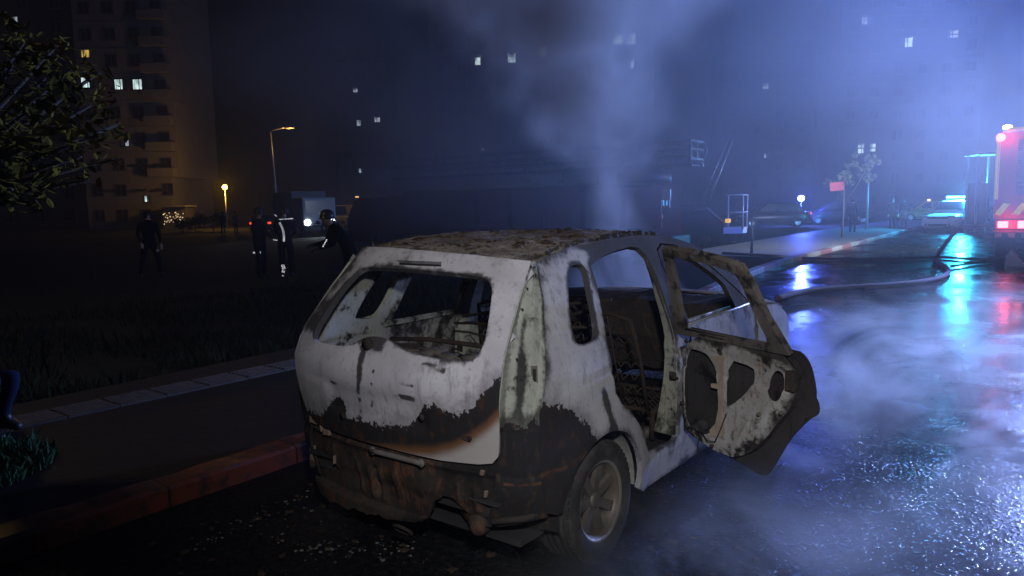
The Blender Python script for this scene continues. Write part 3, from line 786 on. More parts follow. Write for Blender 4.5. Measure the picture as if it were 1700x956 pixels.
mb = MB(); mb.tube([doorpt(.225, .52, .07), doorpt(.23, .47, .08), doorpt(.222, .41, .085), doorpt(.225, .35, .08), doorpt(.245, .31, .08)], .0035, 6); mb.tube([doorpt(.23, .485, .075), doorpt(.29, .45, .085), doorpt(.345, .46, .085), doorpt(.365, .52, .075), doorpt(.40, .62, .07)], .003, 6); mb.build('loose_wire', M_void, rd)
mb = MB(); mb.box(doorpt(.775, .86, .05), (.04, .05, .10), rz=PH, bev=.008); mb.build('latch', M_char, rd)
for s_, z_ in ((.10, .955), (.345, .95), (.60, .94), (.735, .70), (.60, .52), (.47, .42), (.30, .42), (.60, .66), (.06, .60)):
    mb = MB(); mb.lathe([(.0, .010), (.008, .008), (.011, 0), (.011, -.01)], doorpt(s_, z_, .058), 'Y', 10); mb.build('door_bolt', M_char if s_ < .5 else M_ash, rd)
mb = MB(); [mb.box(doorpt(.008, z, .01), (.05, .05, .05), rz=.4, bev=.006) for z in (.55, .88)]; mb.build('hinge', M_char, rd)

# closed front door (right), the two closed doors on the left
for sg in (1, -1):
    fd = empty('front_door'); fd.parent = CAR
    FO = [(1.0, .40), (1.0, 1.008), (2.04, 1.012), (2.05, .93), (2.05, .51), (1.99, .405), (1.6, .39), (1.04, .39)]
    panel('outer_skin', FO, [], lambda u, v: (sg * (Xs(u, v) + .004), u, v), M_shell if sg > 0 else M_inner, fd, .045, .01, sg < 0, dict(smear=lambda u, v: .2 + .2 * ss(v, .9, 1)))
    panel('inner_panel', FO, [[(1.2, .5), (1.7, .5), (1.7, .85), (1.2, .85)]], lambda u, v: (sg * (Xs(u, v) - .07), u, v), M_inner, fd, .05, .008, sg > 0)
    GO = [(1.0, 1.0), (.982, 1.36), (1.01, 1.432), (1.09, 1.462), (1.25, 1.443), (1.45, 1.373), (1.68, 1.253), (1.88, 1.118), (2.0, 1.03), (2.0, 1.0)]
    GI = [(1.035, 1.02), (1.02, 1.35), (1.045, 1.405), (1.10, 1.425), (1.24, 1.408), (1.42, 1.345), (1.62, 1.24), (1.72, 1.175), (1.76, 1.02)]
    panel('window_frame', GO, [GI], lambda u, v: (sg * (Xs(u, v) - .004), u, v), M_char, fd, .04, .03, sg < 0, dict(smear=lambda u, v: .1))
    mb = MB(); mb.tube([(sg * (Xs(1.0, 1.01) + .003), 1.01, 1.012), (sg * (Xs(1.7, 1.01) + .003), 1.75, 1.016), (sg * (Xs(2, 1.01)), 2.02, 1.02)], .007, 6); mb.tube([(sg * (Xs(1.0, 1.01) - .07), 1.01, 1.010), (sg * (Xs(2, 1.01) - .07), 2.0, 1.015)], .007, 6); mb.build('belt_rail', simple('bright_rail', (.45, .45, .45), .4, .5), fd)
    if sg < 0:
        rl = empty('rear_door'); rl.parent = CAR
        RO = [(.125, .79), (.105, .9), (.112, 1.01), (.815, 1.01), (.812, .43), (.76, .392), (.53, .398), (.45, .43), (.395, .51), (.34, .60), (.26, .68), (.165, .75)]
        panel('outer_skin', RO, [], lambda u, v: (-(Xs(u, v) + .003), u, v), M_inner, rl, .05, .01, True, dict(smear=lambda u, v: .5))
        panel('window_frame', [(.115, 1.0), (.165, 1.177), (.212, 1.32), (.23, 1.398), (.375, 1.434), (.55, 1.455), (.72, 1.463), (.79, 1.45), (.835, 1.40), (.84, 1.3), (.822, 1.10), (.818, 1.0)], [[(.16, 1.02), (.21, 1.19), (.26, 1.36), (.38, 1.40), (.55, 1.418), (.72, 1.425), (.785, 1.38), (.79, 1.29), (.78, 1.02)]], lambda u, v: (-(Xs(u, v) - .005), u, v), M_pillar, rl, .04, .03, True, dict(smear=lambda u, v: .4))

# bonnet, fenders, front end
for sg in (1, -1):
    FE = [(2.06, .22), (2.06, 1.0), (2.2, 1.02), (2.42, .985), (2.58, .93), (2.71, .85), (2.80, .74), (2.835, .60), (2.83, .42), (2.80, .30)] + [(2.42 + .345 * math.cos(a), CZ + .345 * math.sin(a)) for a in np.linspace(R(5), R(178), 24)] + [(2.07, .23)]
    panel('front_fender', FE, [], lambda u, v: (sg * (Xs(u, v) + .018 * math.exp(-((v - .85) / .12) ** 2)), u, v), M_shell, CAR, .035, .01, sg < 0, dict(smear=lambda u, v: .12 + .9 * math.exp(-((u - 2.24) / .03) ** 2)))


def hood(u, v):
    hw = Xs(v, .95) + .01 - .10 * max(0, (v - 2.5) / .5) ** 2; e = abs(u) ** 4
    return (u * hw, v + .10 * (1 - u * u), 1.06 - .05 * e - .15 * ((v - 2.05) / .85) ** 2 + .01 * noise.noise(Vector((u * 3, v * 4, 0))))


panel('bonnet', [(-1, 2.1), (1, 2.1), (1, 2.74), (-1, 2.74)], [], hood, M_roof, CAR, .06, .01, False, dict(smear=lambda u, v: .1))
mb = MB(); vs = []; fs = []
for i in range(21):
    s = -1 + i / 10
    for z in np.linspace(.25, .80, 9): vs.append((s * (.80 - .02 * (1 - z)), 2.75 + .13 * (1 - s * s) + .05 * math.sin((z - .25) / .65 * PI), z))
for i in range(20):
    for k in range(8): fs.append((i * 9 + k, i * 9 + k + 1, i * 9 + k + 10, i * 9 + k + 9))
mb.add(vs, fs, True); mb.build('front_panel', M_char, CAR)
mb = MB(); mb.box((0, 2.5, .62), (.75, .5, .35), bev=.05); mb.tube([(-.5, 2.8, .7), (.5, 2.8, .7)], .05, 10); lump(mb, (.2, 2.5, .78), (.16, .14, .08), 2.0); mb.build('engine', M_char, CAR)

# burnt cabin: dash beam, steering ring, bare seat frames with springs, ash on the floor
mb = MB()
prof = [(1.62, .78), (1.60, .95), (1.70, 1.03), (1.95, 1.06), (2.15, 1.04), (2.15, .60), (1.75, .55)]
n = 14; vs = []; fs = []
for i in range(n + 1):
    x = -.74 + 1.48 * i / n
    for y, z in prof: vs.append((x, y + .03 * noise.noise(Vector((x * 4, y * 5, z))), z + .04 * noise.noise(Vector((x * 5, y * 4, 3)))))
k = len(prof)
for i in range(n):
    for j in range(k): fs.append((i * k + j, i * k + (j + 1) % k, (i + 1) * k + (j + 1) % k, (i + 1) * k + j))
mb.add(vs, fs); mb.build('dashboard', M_char, CAR)
mb = MB(); c = Vector((-.36, 1.45, .90)); Mx = Matrix.Rotation(R(28), 3, 'X')
mb.tube([c + Mx @ Vector((.17 * math.cos(a), 0, .17 * math.sin(a))) for a in np.linspace(0, 2 * PI, 25)], .010, 8); mb.tube([c, c + Mx @ Vector((0, .3, -.02))], .022, 8); mb.tube([c + Mx @ Vector((-.16, 0, 0)), c, c + Mx @ Vector((.16, 0, 0))], .009, 6); mb.build('steering_wheel', M_soot, CAR)
M_spring = burnt('rusted_seat_frame', (.045, .036, .030), (.03, .024, .020), (.010, .009, .008), (.045, .026, .015), .55, .7, .45, .6, 9)


def seat(x0, x1, y, zb, zt, lean, name='front_seat'):
    st = empty(name); st.parent = CAR
    mb = MB(); P = lambda s, q: Vector((x0 + (x1 - x0) * s, y - lean * q, zb + (zt - zb) * q))
    mb.tube([P(0, 0), P(0, .6), P(.06, .95), P(.3, 1), P(.7, 1), P(.94, .95), P(1, .6), P(1, 0)], .013, 8)
    mb.tube([P(0, .05), P(1, .05)], .012, 6); mb.build('back_frame', M_spring, st)
    mb = MB()
    for i in range(7):
        q = .14 + .12 * i; mb.tube([P(s, q) + Vector((0, .012 * math.sin(s * 40), .018 * math.sin(s * 46 + i))) for s in np.linspace(.03, .97, 30)], .0045, 5)
    mb.tube([P(.33, .02), P(.35, .98)], .005, 5); mb.tube([P(.66, .02), P(.63, .98)], .005, 5); mb.build('back_springs', M_spring, st)
    mb = MB(); mb.tube([P(0, 0) + Vector((0, 0, 0)), P(0, 0) + Vector((0, .48, .03)), P(1, 0) + Vector((0, .48, .03)), P(1, 0)], .015, 8)
    for i in range(8): mb.tube([P(s, 0) + Vector((0, .05 + .055 * i, .02 + .015 * math.sin(s * 44 + i))) for s in np.linspace(0, 1, 26)], .0045, 5)
    [mb.tube([P(s, 0) + Vector((0, yy, 0)), P(s, 0) + Vector((0, yy, -.16))], .018, 6) for s in (0, 1) for yy in (.05, .42)]
    mb.build('seat_base', M_spring, st)


seat(-.60, -.12, .92, .46, 1.10, .16); seat(.12, .60, .92, .46, 1.08, .18)
seat(-.66, .64, .10, .46, .98, .12, 'rear_seat')
# charred rear bulkhead / parcel-shelf remains and collapsed headlining
panel('seat_back_plate', [(-.68, .42), (.66, .42), (.66, .90), (.3, .945), (0, .91), (-.35, .955), (-.68, .93)], [], lambda u, v: (u, -.02 + .04 * noise.noise(Vector((u * 4, v * 4, 0))) - .10 * (v - .4), v), M_char, CAR, .04, .01, False, dict(smear=lambda u, v: .15))
mb = MB()
for i in range(90):
    x = random.uniform(-.52, .52); y = random.uniform(-.36, 1.5); lump(mb, (x, y, .27 + .10 * (y < .0) + random.uniform(0, .03)), (random.uniform(.04, .12), random.uniform(.04, .12), random.uniform(.02, .07)), i * 2.3)
for i in range(13):
    x = random.uniform(-.5, .5); lump(mb, (x, -.08 + random.uniform(-.05, .05), .93 + random.uniform(-.015, .01)), (random.uniform(.03, .13), .04, random.uniform(.008, .024)), i * 4.3)
mb.build('cabin_ash', M_ash, CAR)
mb = MB(); mb.box((0, .85, .262), (1.46, 2.4, .012)); mb.box((0, -.33, .42), (1.3, .50, .012)); mb.build('floor_pan', M_soot, CAR)
mb = MB()
for i in range(14):
    p = Vector((random.uniform(-.6, .6), random.uniform(-.2, 1.3), random.uniform(.5, .8))); mb.tube([p, p + Vector((random.uniform(-.15, .15), random.uniform(-.15, .15), random.uniform(-.1, .2))), p + Vector((random.uniform(-.25, .25), random.uniform(-.2, .2), random.uniform(-.2, .3)))], .004, 5)
mb.tube([(-.52, .55, 1.02), (-.1, .6, 1.09), (.45, .75, 1.16)], .010, 6); mb.tube([(-.55, .5, .98), (.5, .6, 1.02)], .008, 6); mb.build('charred_wiring', M_spring, CAR)

for o in CAR.children_recursive:      # panels without fire marks of their own
    if o.type == 'MESH' and o.data.materials and o.data.materials[0].name.startswith(('ash', 'scorch', 'burnt', 'charred', 'sooty', 'lamp_rec', 'rusted')):
        for an, d in (('soot', -1), ('tan', -1)):
            if an not in o.data.attributes:
                a = o.data.attributes.new(an, 'FLOAT', 'POINT'); a.data.foreach_set('value', np.full(len(o.data.vertices), d, np.float32))
# ================================================================== BUILDINGS
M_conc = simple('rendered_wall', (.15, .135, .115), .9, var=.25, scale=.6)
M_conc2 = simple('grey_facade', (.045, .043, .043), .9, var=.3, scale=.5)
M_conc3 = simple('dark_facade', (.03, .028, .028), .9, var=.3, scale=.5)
M_frame = simple('window_frame_paint', (.05, .05, .05), .6)
M_glass = simple('dark_glass', (.012, .013, .016), .25, spec=.3)
M_litw = lit_pane('lit_window', (.72, .95, .92), 1.15)
M_litd = lit_pane('dim_window', (.75, .85, 1), .55)
M_lity = lit_pane('yellow_window', (1, .66, .12), .55)
M_curt = simple('curtain_cloth', (.16, .17, .18), .9)
_wm = {}


def window(parent, loc, rz, wd, ht, mat, ratio=.5):
    key = (round(wd, 2), round(ht, 2), mat.name)
    if key not in _wm:
        f = MB(); b = .07
        for x in (-wd / 2 + b / 2, wd / 2 - b / 2, wd * (ratio - .5)): f.box((x, -.03, 0), (b, .10, ht))
        for z in (-ht / 2 + b / 2, ht / 2 - b / 2): f.box((0, -.03, z), (wd - 2 * b - .01, .09, b))
        f.box((0, -.08, -ht / 2 - .05), (wd + .2, .22, .08))
        q = MB(); q.box((0, .005, 0), (wd - .04, .02, ht - .04))
        fo = f.build('window', M_frame); po = q.build('pane', mat); _wm[key] = (fo.data, po.data); bpy.data.objects.remove(fo); bpy.data.objects.remove(po)
    fo = bpy.data.objects.new('window', _wm[key][0]); COL.objects.link(fo); fo.parent = parent; fo.location = loc; fo.rotation_euler = (0, 0, rz)
    po = bpy.data.objects.new('pane', _wm[key][1]); COL.objects.link(po); po.parent = fo
    if mat is not M_glass:
        q = MB(); k = random.uniform(.18, .42) * wd; sd = random.choice((-1, 1)); q.box((sd * (wd / 2 - k / 2 - .05), -.008, 0), (k, .006, ht - .10)); [q.box((sd * (wd / 2 - k * (i + .5) / 4 - .05), -.016, 0), (k / 9, .012, ht - .10)) for i in range(4)]; q.build('curtain', M_curt, fo)
        if random.random() < .5: q = MB(); q.box((-sd * wd * .12, -.010, ht * .5 - .14), (wd * .6, .006, ht * random.uniform(.12, .3))); q.build('blind', M_curt, fo)


FACE = -YAW   # z-rotation that turns a facade (local -y) square to the view


def building(label, px0, px1, D, H, depth, mat, lit, turn=0.0, fh=2.95, cols=4, wins=True, overhang=None, balcony=False, rows=None):
    c = gpt((px0 + px1) / 2, D); wd = (px1 - px0) / FPX * D
    b = empty('apartment_building', c, -YAW * -1 + turn if False else YAW * -1 + turn, label, 'building')
    M = Matrix.Translation(c) @ Matrix.Rotation(-YAW + turn, 4, 'Z'); Mi = M.inverted()
    mb = MB(); n = int(H / fh)
    for k in range(n):
        g = .0 if (overhang is None or k >= overhang) else .9
        mb.box((-g / 2, depth / 2, k * fh + fh / 2 - .06), (wd - g, depth, fh - .12)); mb.box((-g / 2, depth / 2 - .04, (k + 1) * fh - .06), (wd - g + .10, depth + .10, .118))
    mb.box((0, depth / 2, n * fh + .4), (wd, depth, .8)); wall = mb.build('wall', mat, b)
    mb = MB(); mb.box((wd * .15, depth * .5, n * fh + 1.9), (3.2, 3.2, 2.2)); mb.build('lift_house', mat, b)
    taken = []
    for (px, py, ww, hh, m) in lit:
        p = Mi @ at(px, py, D)
        # push the ray on to the facade plane y = 0
        ro = Mi @ CAM; d = p - ro; q = ro + d * (-ro.y / d.y); q.y = -.03; taken.append((q.x, q.z)); window(b, q, 0, ww, hh, m)
    if wins:
        for k in range(n):
            for i in range(cols):
                x = -wd / 2 + wd * (i + .5) / cols; z = k * fh + 1.6
                if all(abs(x - a) > 1.7 or abs(z - e) > 1.7 for a, e in taken): window(b, (x, -.02, z), 0, 1.3, 1.35, M_glass)
    return b, wd, n


L1 = [(231, 140, 1.5, 1.25, M_litw), (200, 140, 1.4, 1.25, M_litw), (146, 137, 1.6, 1.25, M_litw), (139, 88, 1.5, 1.1, M_lity), (208, 236, 1.0, 1.0, M_litd), (245, 330, .75, .8, M_litw)]
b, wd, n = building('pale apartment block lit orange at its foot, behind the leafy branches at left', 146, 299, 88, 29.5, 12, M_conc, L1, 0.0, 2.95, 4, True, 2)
for k, (x, z) in enumerate(((-2.6, 4.6), (.9, 4.6), (3.4, 4.6), (.6, 7.5), (3.4, 7.5))):
    mb = MB(); mb.prism([(x - .8, -.02, z), (x + .8, -.02, z), (x + .8, -.75, z - .35), (x - .8, -.75, z - .35)], (0, 0, .04)); mb.build('awning', M_conc2, b)
for k in range(2, n):
    mb = MB(); mb.box((wd / 2 - 1.6, -.55, k * 2.95 + .55), (3.0, 1.1, 1.0)); mb.build('balcony', M_conc, b)
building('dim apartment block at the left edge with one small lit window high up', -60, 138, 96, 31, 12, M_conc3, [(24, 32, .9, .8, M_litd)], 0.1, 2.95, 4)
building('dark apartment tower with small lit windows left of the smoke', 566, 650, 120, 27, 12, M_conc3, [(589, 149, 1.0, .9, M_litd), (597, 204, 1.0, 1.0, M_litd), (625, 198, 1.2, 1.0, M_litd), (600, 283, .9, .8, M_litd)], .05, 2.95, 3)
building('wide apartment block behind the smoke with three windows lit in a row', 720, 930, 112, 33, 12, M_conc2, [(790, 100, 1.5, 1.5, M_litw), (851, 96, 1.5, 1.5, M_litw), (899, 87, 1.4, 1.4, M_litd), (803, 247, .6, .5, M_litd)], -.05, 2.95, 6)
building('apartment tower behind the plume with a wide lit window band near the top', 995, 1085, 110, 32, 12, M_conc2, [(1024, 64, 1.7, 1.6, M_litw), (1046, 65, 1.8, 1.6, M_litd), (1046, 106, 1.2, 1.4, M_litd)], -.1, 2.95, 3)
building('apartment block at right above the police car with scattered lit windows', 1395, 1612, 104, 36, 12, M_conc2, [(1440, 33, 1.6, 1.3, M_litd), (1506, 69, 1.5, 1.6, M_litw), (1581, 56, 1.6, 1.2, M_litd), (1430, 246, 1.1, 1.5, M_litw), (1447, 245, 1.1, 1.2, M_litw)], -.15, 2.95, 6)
building('apartment block above the parked cars with one tiny lit window', 1200, 1345, 125, 28, 12, M_conc3, [(1270, 143, 1.2, 1.0, M_litd), (1272, 258, .9, .9, M_litd)], -.1, 2.95, 4)
# kiosk with fairy lights at the foot of the left block
kk = empty('garden_kiosk', gpt(286, 84), -YAW, 'low kiosk strung with warm fairy lights beside the pale apartment block', 'kiosk')
mb = MB(); mb.box((0, 1.4, 1.2), (2.6, 2.4, 2.4)); mb.build('wall', M_conc2, kk)
mb = MB(); mb.box((0, 1.2, 2.5), (3.2, 3.2, .18), bev=.03); mb.build('roof', M_conc, kk)
mb = MB()
for i in range(46): mb.lathe([(.0, -.045), (.045, 0), (0, .045)], (random.uniform(-1.2, 1.2), .12 - random.random() * .1, random.uniform(.5, 1.9)), 'Z', 6)
mb.build('fairy_lights', emit('warm_bulb', (1, .72, .40), 2.2), kk)

# ================================================================== STREET LAMPS, SIGN, SHELTER
M_steel = simple('galvanised_steel', (.30, .30, .31), .5, .5)
M_dark = simple('dark_paint', (.02, .02, .022), .5)


def street_lamp(label, px, D, H, head, col, power, strength, globe=False):
    c = gpt(px, D); o = empty('street_lamp', c, -YAW, label, 'street lamp')
    mb = MB()
    if globe: mb.tube([(0, 0, 0), (0, 0, H - .3)], [.07, .05], 10); mb.build('pole', M_steel, o)
    else: mb.tube([(0, 0, 0), (-.12, 0, H * .55), (-.25, 0, H)], [.10, .075, .05], 10); mb.tube([(-.25, 0, H), (-.1, 0, H + .12), (head - .4, 0, H + .30)], .035, 8); mb.build('pole', M_steel, o)
    mb = MB()
    if globe: mb.lathe([(.02, -.3), (.2, -.22), (.28, 0), (.2, .2), (0, .28)], (0, 0, H), 'Z', 16); mb.build('globe', emit('sodium_globe', col, strength), o); lp = c + Vector((0, 0, H)) - FH * .6
    else:
        mb.box((head, 0, H + .32), (.75, .28, .13), bev=.04); mb.build('lamp_head', M_steel, o)
        mb = MB(); mb.box((head, 0, H + .243), (.55, .2, .02)); mb.build('lamp_lens', emit('sodium_lens', col, strength), o); lp = c + RH * head + Vector((0, 0, H + .15))
    lamp('street_lamp_light', 'POINT', lp, power, col, .2)
    return o


street_lamp('tall street lamp with a dim amber head on a long arm', 461, 58, 7.75, 1.25, (1, .60, .14), 140, 1.5)
street_lamp('low street lamp with a bright orange globe', 375, 82, 4.45, 0, (1, .50, .05), 1500, 26, True)
street_lamp('added street lamp, out of view over the pavement left of the leafy tree', -420, 9.5, 6.2, 1.4, (1, .62, .20), 230, 8)  # unseen lamp added to light the near leaves and verge warmly
# red sign by the young tree
sg_ = empty('sign_post', gpt(1391, 31.6), -YAW, 'small red sign on a thin post beside the young tree', 'sign')
mb = MB(); mb.tube([(.25, 0, 0), (.25, 0, 2.45)], .025, 8); mb.build('post', M_steel, sg_)
mb = MB(); mb.box((-.08, -.03, 2.28), (.58, .02, .36), rot=Matrix.Rotation(R(-5), 3, 'Y'), bev=.006); mb.build('sign_plate', simple('red_sign', (.70, .05, .08), .35), sg_)
sg_.data
# bus shelter frame left of the fire truck
sh = empty('bus_shelter', gpt(1630, 36), -YAW, 'pinkish bus shelter frame with a flat bar roof left of the fire truck', 'shelter')
mb = MB(); mb.box((.2, .3, 3.78), (1.3, 1.2, .14), bev=.02); mb.build('roof_bar', simple('pink_paint', (.55, .40, .40), .5), sh)
mb = MB(); [mb.box((x, y, 1.85), (.09, .09, 3.7)) for x in (-.28, .75) for y in (0, .8)]; mb.build('post', M_steel, sh)
mb = MB(); mb.box((.24, .8, 1.4), (.92, .04, 2.0)); mb.build('back_panel', M_glass, sh)
# slim bare sapling stake beside the kerb
st = empty('tree_stake', gpt(1248, 23.2), 0, 'slim dark stake standing by the kerb beyond the open car door', 'stake')
mb = MB(); mb.tube([(0, 0, 0), (.02, 0, .7), (0, 0, 1.32)], [.035, .03, .022], 8); mb.build('pole', M_dark, st)
mb = MB(); mb.tube([(.045, 0, 0), (.05, .02, 1.0)], .012, 6); mb.build('support_rod', M_dark, st)
st2 = empty('tall_post', gpt(1440, 40), 0, 'tall thin post behind the crown of the young tree', 'post')
mb = MB(); mb.tube([(0, 0, 0), (0, 0, 3.6)], [.07, .05], 8); mb.build('shaft', M_steel, st2)
mb = MB(); mb.lathe([(.09, 0), (.09, .08), (0, .1)], (0, 0, 3.6), 'Z', 10); mb.build('cap', M_steel, st2)


# ================================================================== TREES
def leafmat(name, a, b):
    t = NT(name); n = t.noise(1.6, 4, .6, t.obj()); c = t.mix(t.ramp(n, .35, .65), a, b); m = t.fin(c, .85, 0, .08)
    return m


M_bark = simple('bark', (.07, .055, .04), .9, var=.4, scale=9)


def tree(name, label, loc, stems, clusters, lsize, per, lm, trunk_r=.09, cat='tree', flat=.5):
    o = empty(name, loc, 0, label, cat)
    mb = MB(); [mb.tube(s, [trunk_r * k for k in np.linspace(1, .35, len(s))] if i == 0 else [trunk_r * .5 * k for k in np.linspace(1, .25, len(s))], 8) for i, s in enumerate(stems)]; mb.build('trunk', M_bark, o)
    vs = []; fs = []
    for (c, r) in clusters:
        c = Vector(c); n = int(per * r ** 2)
        # twigs inside the clump
        for i in range(n):
            d = Vector((random.gauss(0, 1), random.gauss(0, 1), random.gauss(0, 1))).normalized(); q = random.random() ** .45
            p = c + Vector((d.x * r * q, d.y * r * q, d.z * r * q * .75))
            if noise.noise(p * (1.1 / max(r, .3)) * 1.6) < -.12: continue
            a = Vector((random.gauss(0, 1), random.gauss(0, 1), random.gauss(-.3, .6))).normalized(); b = a.cross(Vector((random.random() - .5, random.random() - .5, 1))).normalized(); s = lsize * random.choice((.45, .7, .9, 1.1, 1.5)) * random.uniform(.85, 1.15)
            nrm = a.cross(b); k = len(vs)
            vs += [p - a * s * .5, p - a * s * .12 + b * s * .28 + nrm * s * .05, p + a * s * .25 + b * s * .22 + nrm * s * .06, p + a * s * .55, p + a * s * .25 - b * s * .22 + nrm * s * .06, p - a * s * .12 - b * s * .28 + nrm * s * .05]
            fs += [(k, k + 1, k + 2, k + 3), (k, k + 3, k + 4, k + 5)]
    link('crown', mesh_of('crown', vs, fs), lm, o)
    return o


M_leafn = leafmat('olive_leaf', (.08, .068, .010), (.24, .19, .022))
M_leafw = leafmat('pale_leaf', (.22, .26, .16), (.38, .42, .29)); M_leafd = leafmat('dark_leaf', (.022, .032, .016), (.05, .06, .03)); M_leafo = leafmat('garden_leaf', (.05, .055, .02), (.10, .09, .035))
# near tree: trunk left of the frame, boughs reaching in
T0 = gpt(-165, 5.6)
cl = []
for (px, py, D, r) in [(20, 110, 5.2, .26), (75, 130, 5.6, .22), (120, 115, 6.0, .18), (95, 75, 6.1, .13), (40, 70, 5.6, .15), (165, 120, 6.3, .10), (188, 265, 6.0, .07), (150, 300, 5.8, .08), (60, 335, 5.0, .09), (200, 205, 6.4, .08), (150, 175, 5.8, .22), (40, 190, 5.0, .24), (100, 215, 5.4, .20), (160, 225, 5.6, .20), (30, 270, 5.0, .28), (85, 250, 5.6, .24), (20, 315, 4.8, .20), (135, 260, 5.6, .16), (-60, 200, 5.4, .5), (-130, 100, 5.6, .6), (-20, 60, 5.8, .3), (-80, 300, 5.2, .35), (185, 190, 6.0, .14), (60, 85, 6.2, .22), (60, 305, 5.2, .20), (110, 290, 5.5, .14), (170, 150, 6.2, .14), (15, 235, 4.7, .26), (195, 225, 6.3, .10), (90, 165, 5.0, .2)]:
    p = at(px, py, D) - T0; cl.append((p, r))
tree('street_tree', 'leafy tree at the left edge, dull leaves hanging before the apartment block', T0,
     [[(0, 0, .1), (.03, 0, .9), (.05, .05, 1.7), (0, .1, 2.6), (.1, .1, 3.4)]] + [[Vector((.04, .05, 1.75)), (Vector(c) * .55 + Vector((0, 0, .8))), Vector(c)] for c, r in cl[:18]], cl, .072, 1900, M_leafn, .085)
T1 = gpt(1399, 32); cl = [(at(px, py, 32) - T1 + Vector((random.uniform(-.3, .3), random.uniform(-.4, .4), 0)), r) for px, py, r in [(1378, 305, .28), (1390, 293, .32), (1403, 300, .26), (1410, 288, .22), (1422, 275, .32), (1436, 270, .34), (1448, 280, .32), (1452, 262, .26), (1425, 292, .2), (1440, 296, .22), (1456, 292, .18), (1430, 258, .2)]]
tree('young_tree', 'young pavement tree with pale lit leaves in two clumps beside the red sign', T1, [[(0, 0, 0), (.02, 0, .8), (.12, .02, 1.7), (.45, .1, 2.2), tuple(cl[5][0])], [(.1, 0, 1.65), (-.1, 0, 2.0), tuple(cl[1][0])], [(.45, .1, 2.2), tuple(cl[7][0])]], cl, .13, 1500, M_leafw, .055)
T2 = gpt(925, 30); cl = [(at(px, py, 30) - T2, r) for px, py, r in [(920, 270, .8), (950, 250, .7), (890, 290, .7), (940, 300, .8), (965, 285, .6), (905, 245, .5), (880, 320, .6), (950, 330, .7)]]
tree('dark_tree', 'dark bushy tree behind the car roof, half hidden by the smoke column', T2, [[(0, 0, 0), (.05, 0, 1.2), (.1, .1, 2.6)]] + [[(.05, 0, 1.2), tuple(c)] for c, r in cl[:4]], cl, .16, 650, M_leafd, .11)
for i, (px, D, h, lb) in enumerate([(322, 72, 1.7, 'rounded garden bush between the orange globe lamp and the kiosk'), (352, 70, 1.9, 'taller garden bush right under the orange globe lamp'), (545, 46, 1.2, 'low dark bush right of the headlights of the lorry'), (300, 66, 1.2, 'small low bush in front of the fairy-lit kiosk')]):
    T = gpt(px, D); tree('garden_bush', lb, T, [[(0, 0, 0), (0, 0, h * .5)]], [(Vector((random.uniform(-1, 1), random.uniform(-.6, .6), h * random.uniform(.45, .75))), random.uniform(.5, .8)) for _ in range(6)], .2, 420, M_leafo if i != 2 else M_leafd, .06, 'bush')
# ================================================================== VEHICLES
M_rub = simple('rubber', (.02, .02, .02), .8)
M_alloy = simple('alloy', (.45, .45, .47), .35, .8)
M_white = simple('white_car_paint', (.75, .75, .76), .25, var=.04, spec=.5)
M_yel = simple('yellow_car_paint', (.75, .42, .02), .3, var=.05)
M_blk = simple('black_car_paint', (.015, .015, .02), .2)
M_blk2 = simple('dark_red_car_paint', (.06, .012, .012), .25)
M_red = simple('fire_red', (.50, .025, .035), .35, var=.1, scale=2)
M_chy = simple('fluorescent_yellow', (.80, .62, .02), .5, var=.05)
M_plate = simple('plate_white', (.7, .7, .7), .5)
M_grille = simple('grille_black', (.012, .012, .013), .4)
M_lens = simple('headlight_glass', (.35, .37, .40), .08, spec=.8)
M_redlens = simple('tail_lamp_glass', (.30, .01, .01), .15)
E_red = emit('red_lamp_lit', (1, .03, .06), 7.0); E_redw = emit('red_lamp_core', (1, .16, .20), 5.0)
E_cyan = emit('cyan_beacon', (.05, .58, 1), 26.0); E_blue = emit('blue_beacon', (.16, .22, 1), 40.0); E_head = emit('headlight_lit', (.80, .95, 1), 26.0); E_redd = emit('dim_tail', (1, .10, .06), 1.2)
E_work = emit('work_lamp_lit', (.85, .92, 1), 14.0)


def wheel_part(parent, loc, r=.32, wd=.2):
    w_ = MB(); w_.lathe([(r * .6, -wd / 2), (r * .92, -wd / 2), (r, -wd * .35), (r, wd * .35), (r * .92, wd / 2), (r * .6, wd / 2)], axis='X', n=24, cap=False); ty = w_.build('wheel', M_rub, parent)
    q = MB(); q.lathe([(r * .62, -wd * .45), (r * .5, -wd * .3), (0, -wd * .32)], axis='X', n=20, cap=False); q.lathe([(0, wd * .32), (r * .5, wd * .3), (r * .62, wd * .45)], axis='X', n=20, cap=False)
    for k in range(5):
        for sx in (-1, 1): q.box(Matrix.Rotation(2 * PI * k / 5, 3, 'X') @ Vector((sx * wd * .40, 0, r * .3)), (.02, .05, r * .55), rot=Matrix.Rotation(2 * PI * k / 5, 3, 'X'))
    ri = q.build('rim', M_alloy, ty); ty.location = loc


def loft(stations, n=16, ex=4.0):
    """stations: (y, half width, z bottom, z top); superellipse sections"""
    mb = MB(); vs = []; fs = []
    for (y, hw, zb, zt) in stations:
        for k in range(n):
            a = 2 * PI * (k + .5) / n; c, s = math.cos(a), math.sin(a)
            vs.append((hw * math.copysign(abs(c) ** (2 / ex), c), y, (zb + zt) / 2 + (zt - zb) / 2 * math.copysign(abs(s) ** (2 / ex), s)))
    for i in range(len(stations) - 1):
        for k in range(n): fs.append((i * n + k, (i + 1) * n + k, (i + 1) * n + (k + 1) % n, i * n + (k + 1) % n))
    fs.append(tuple(range(n))); m = len(stations) - 1; fs.append(tuple(range(m * n, (m + 1) * n))[::-1])
    mb.add(vs, fs, True); return mb


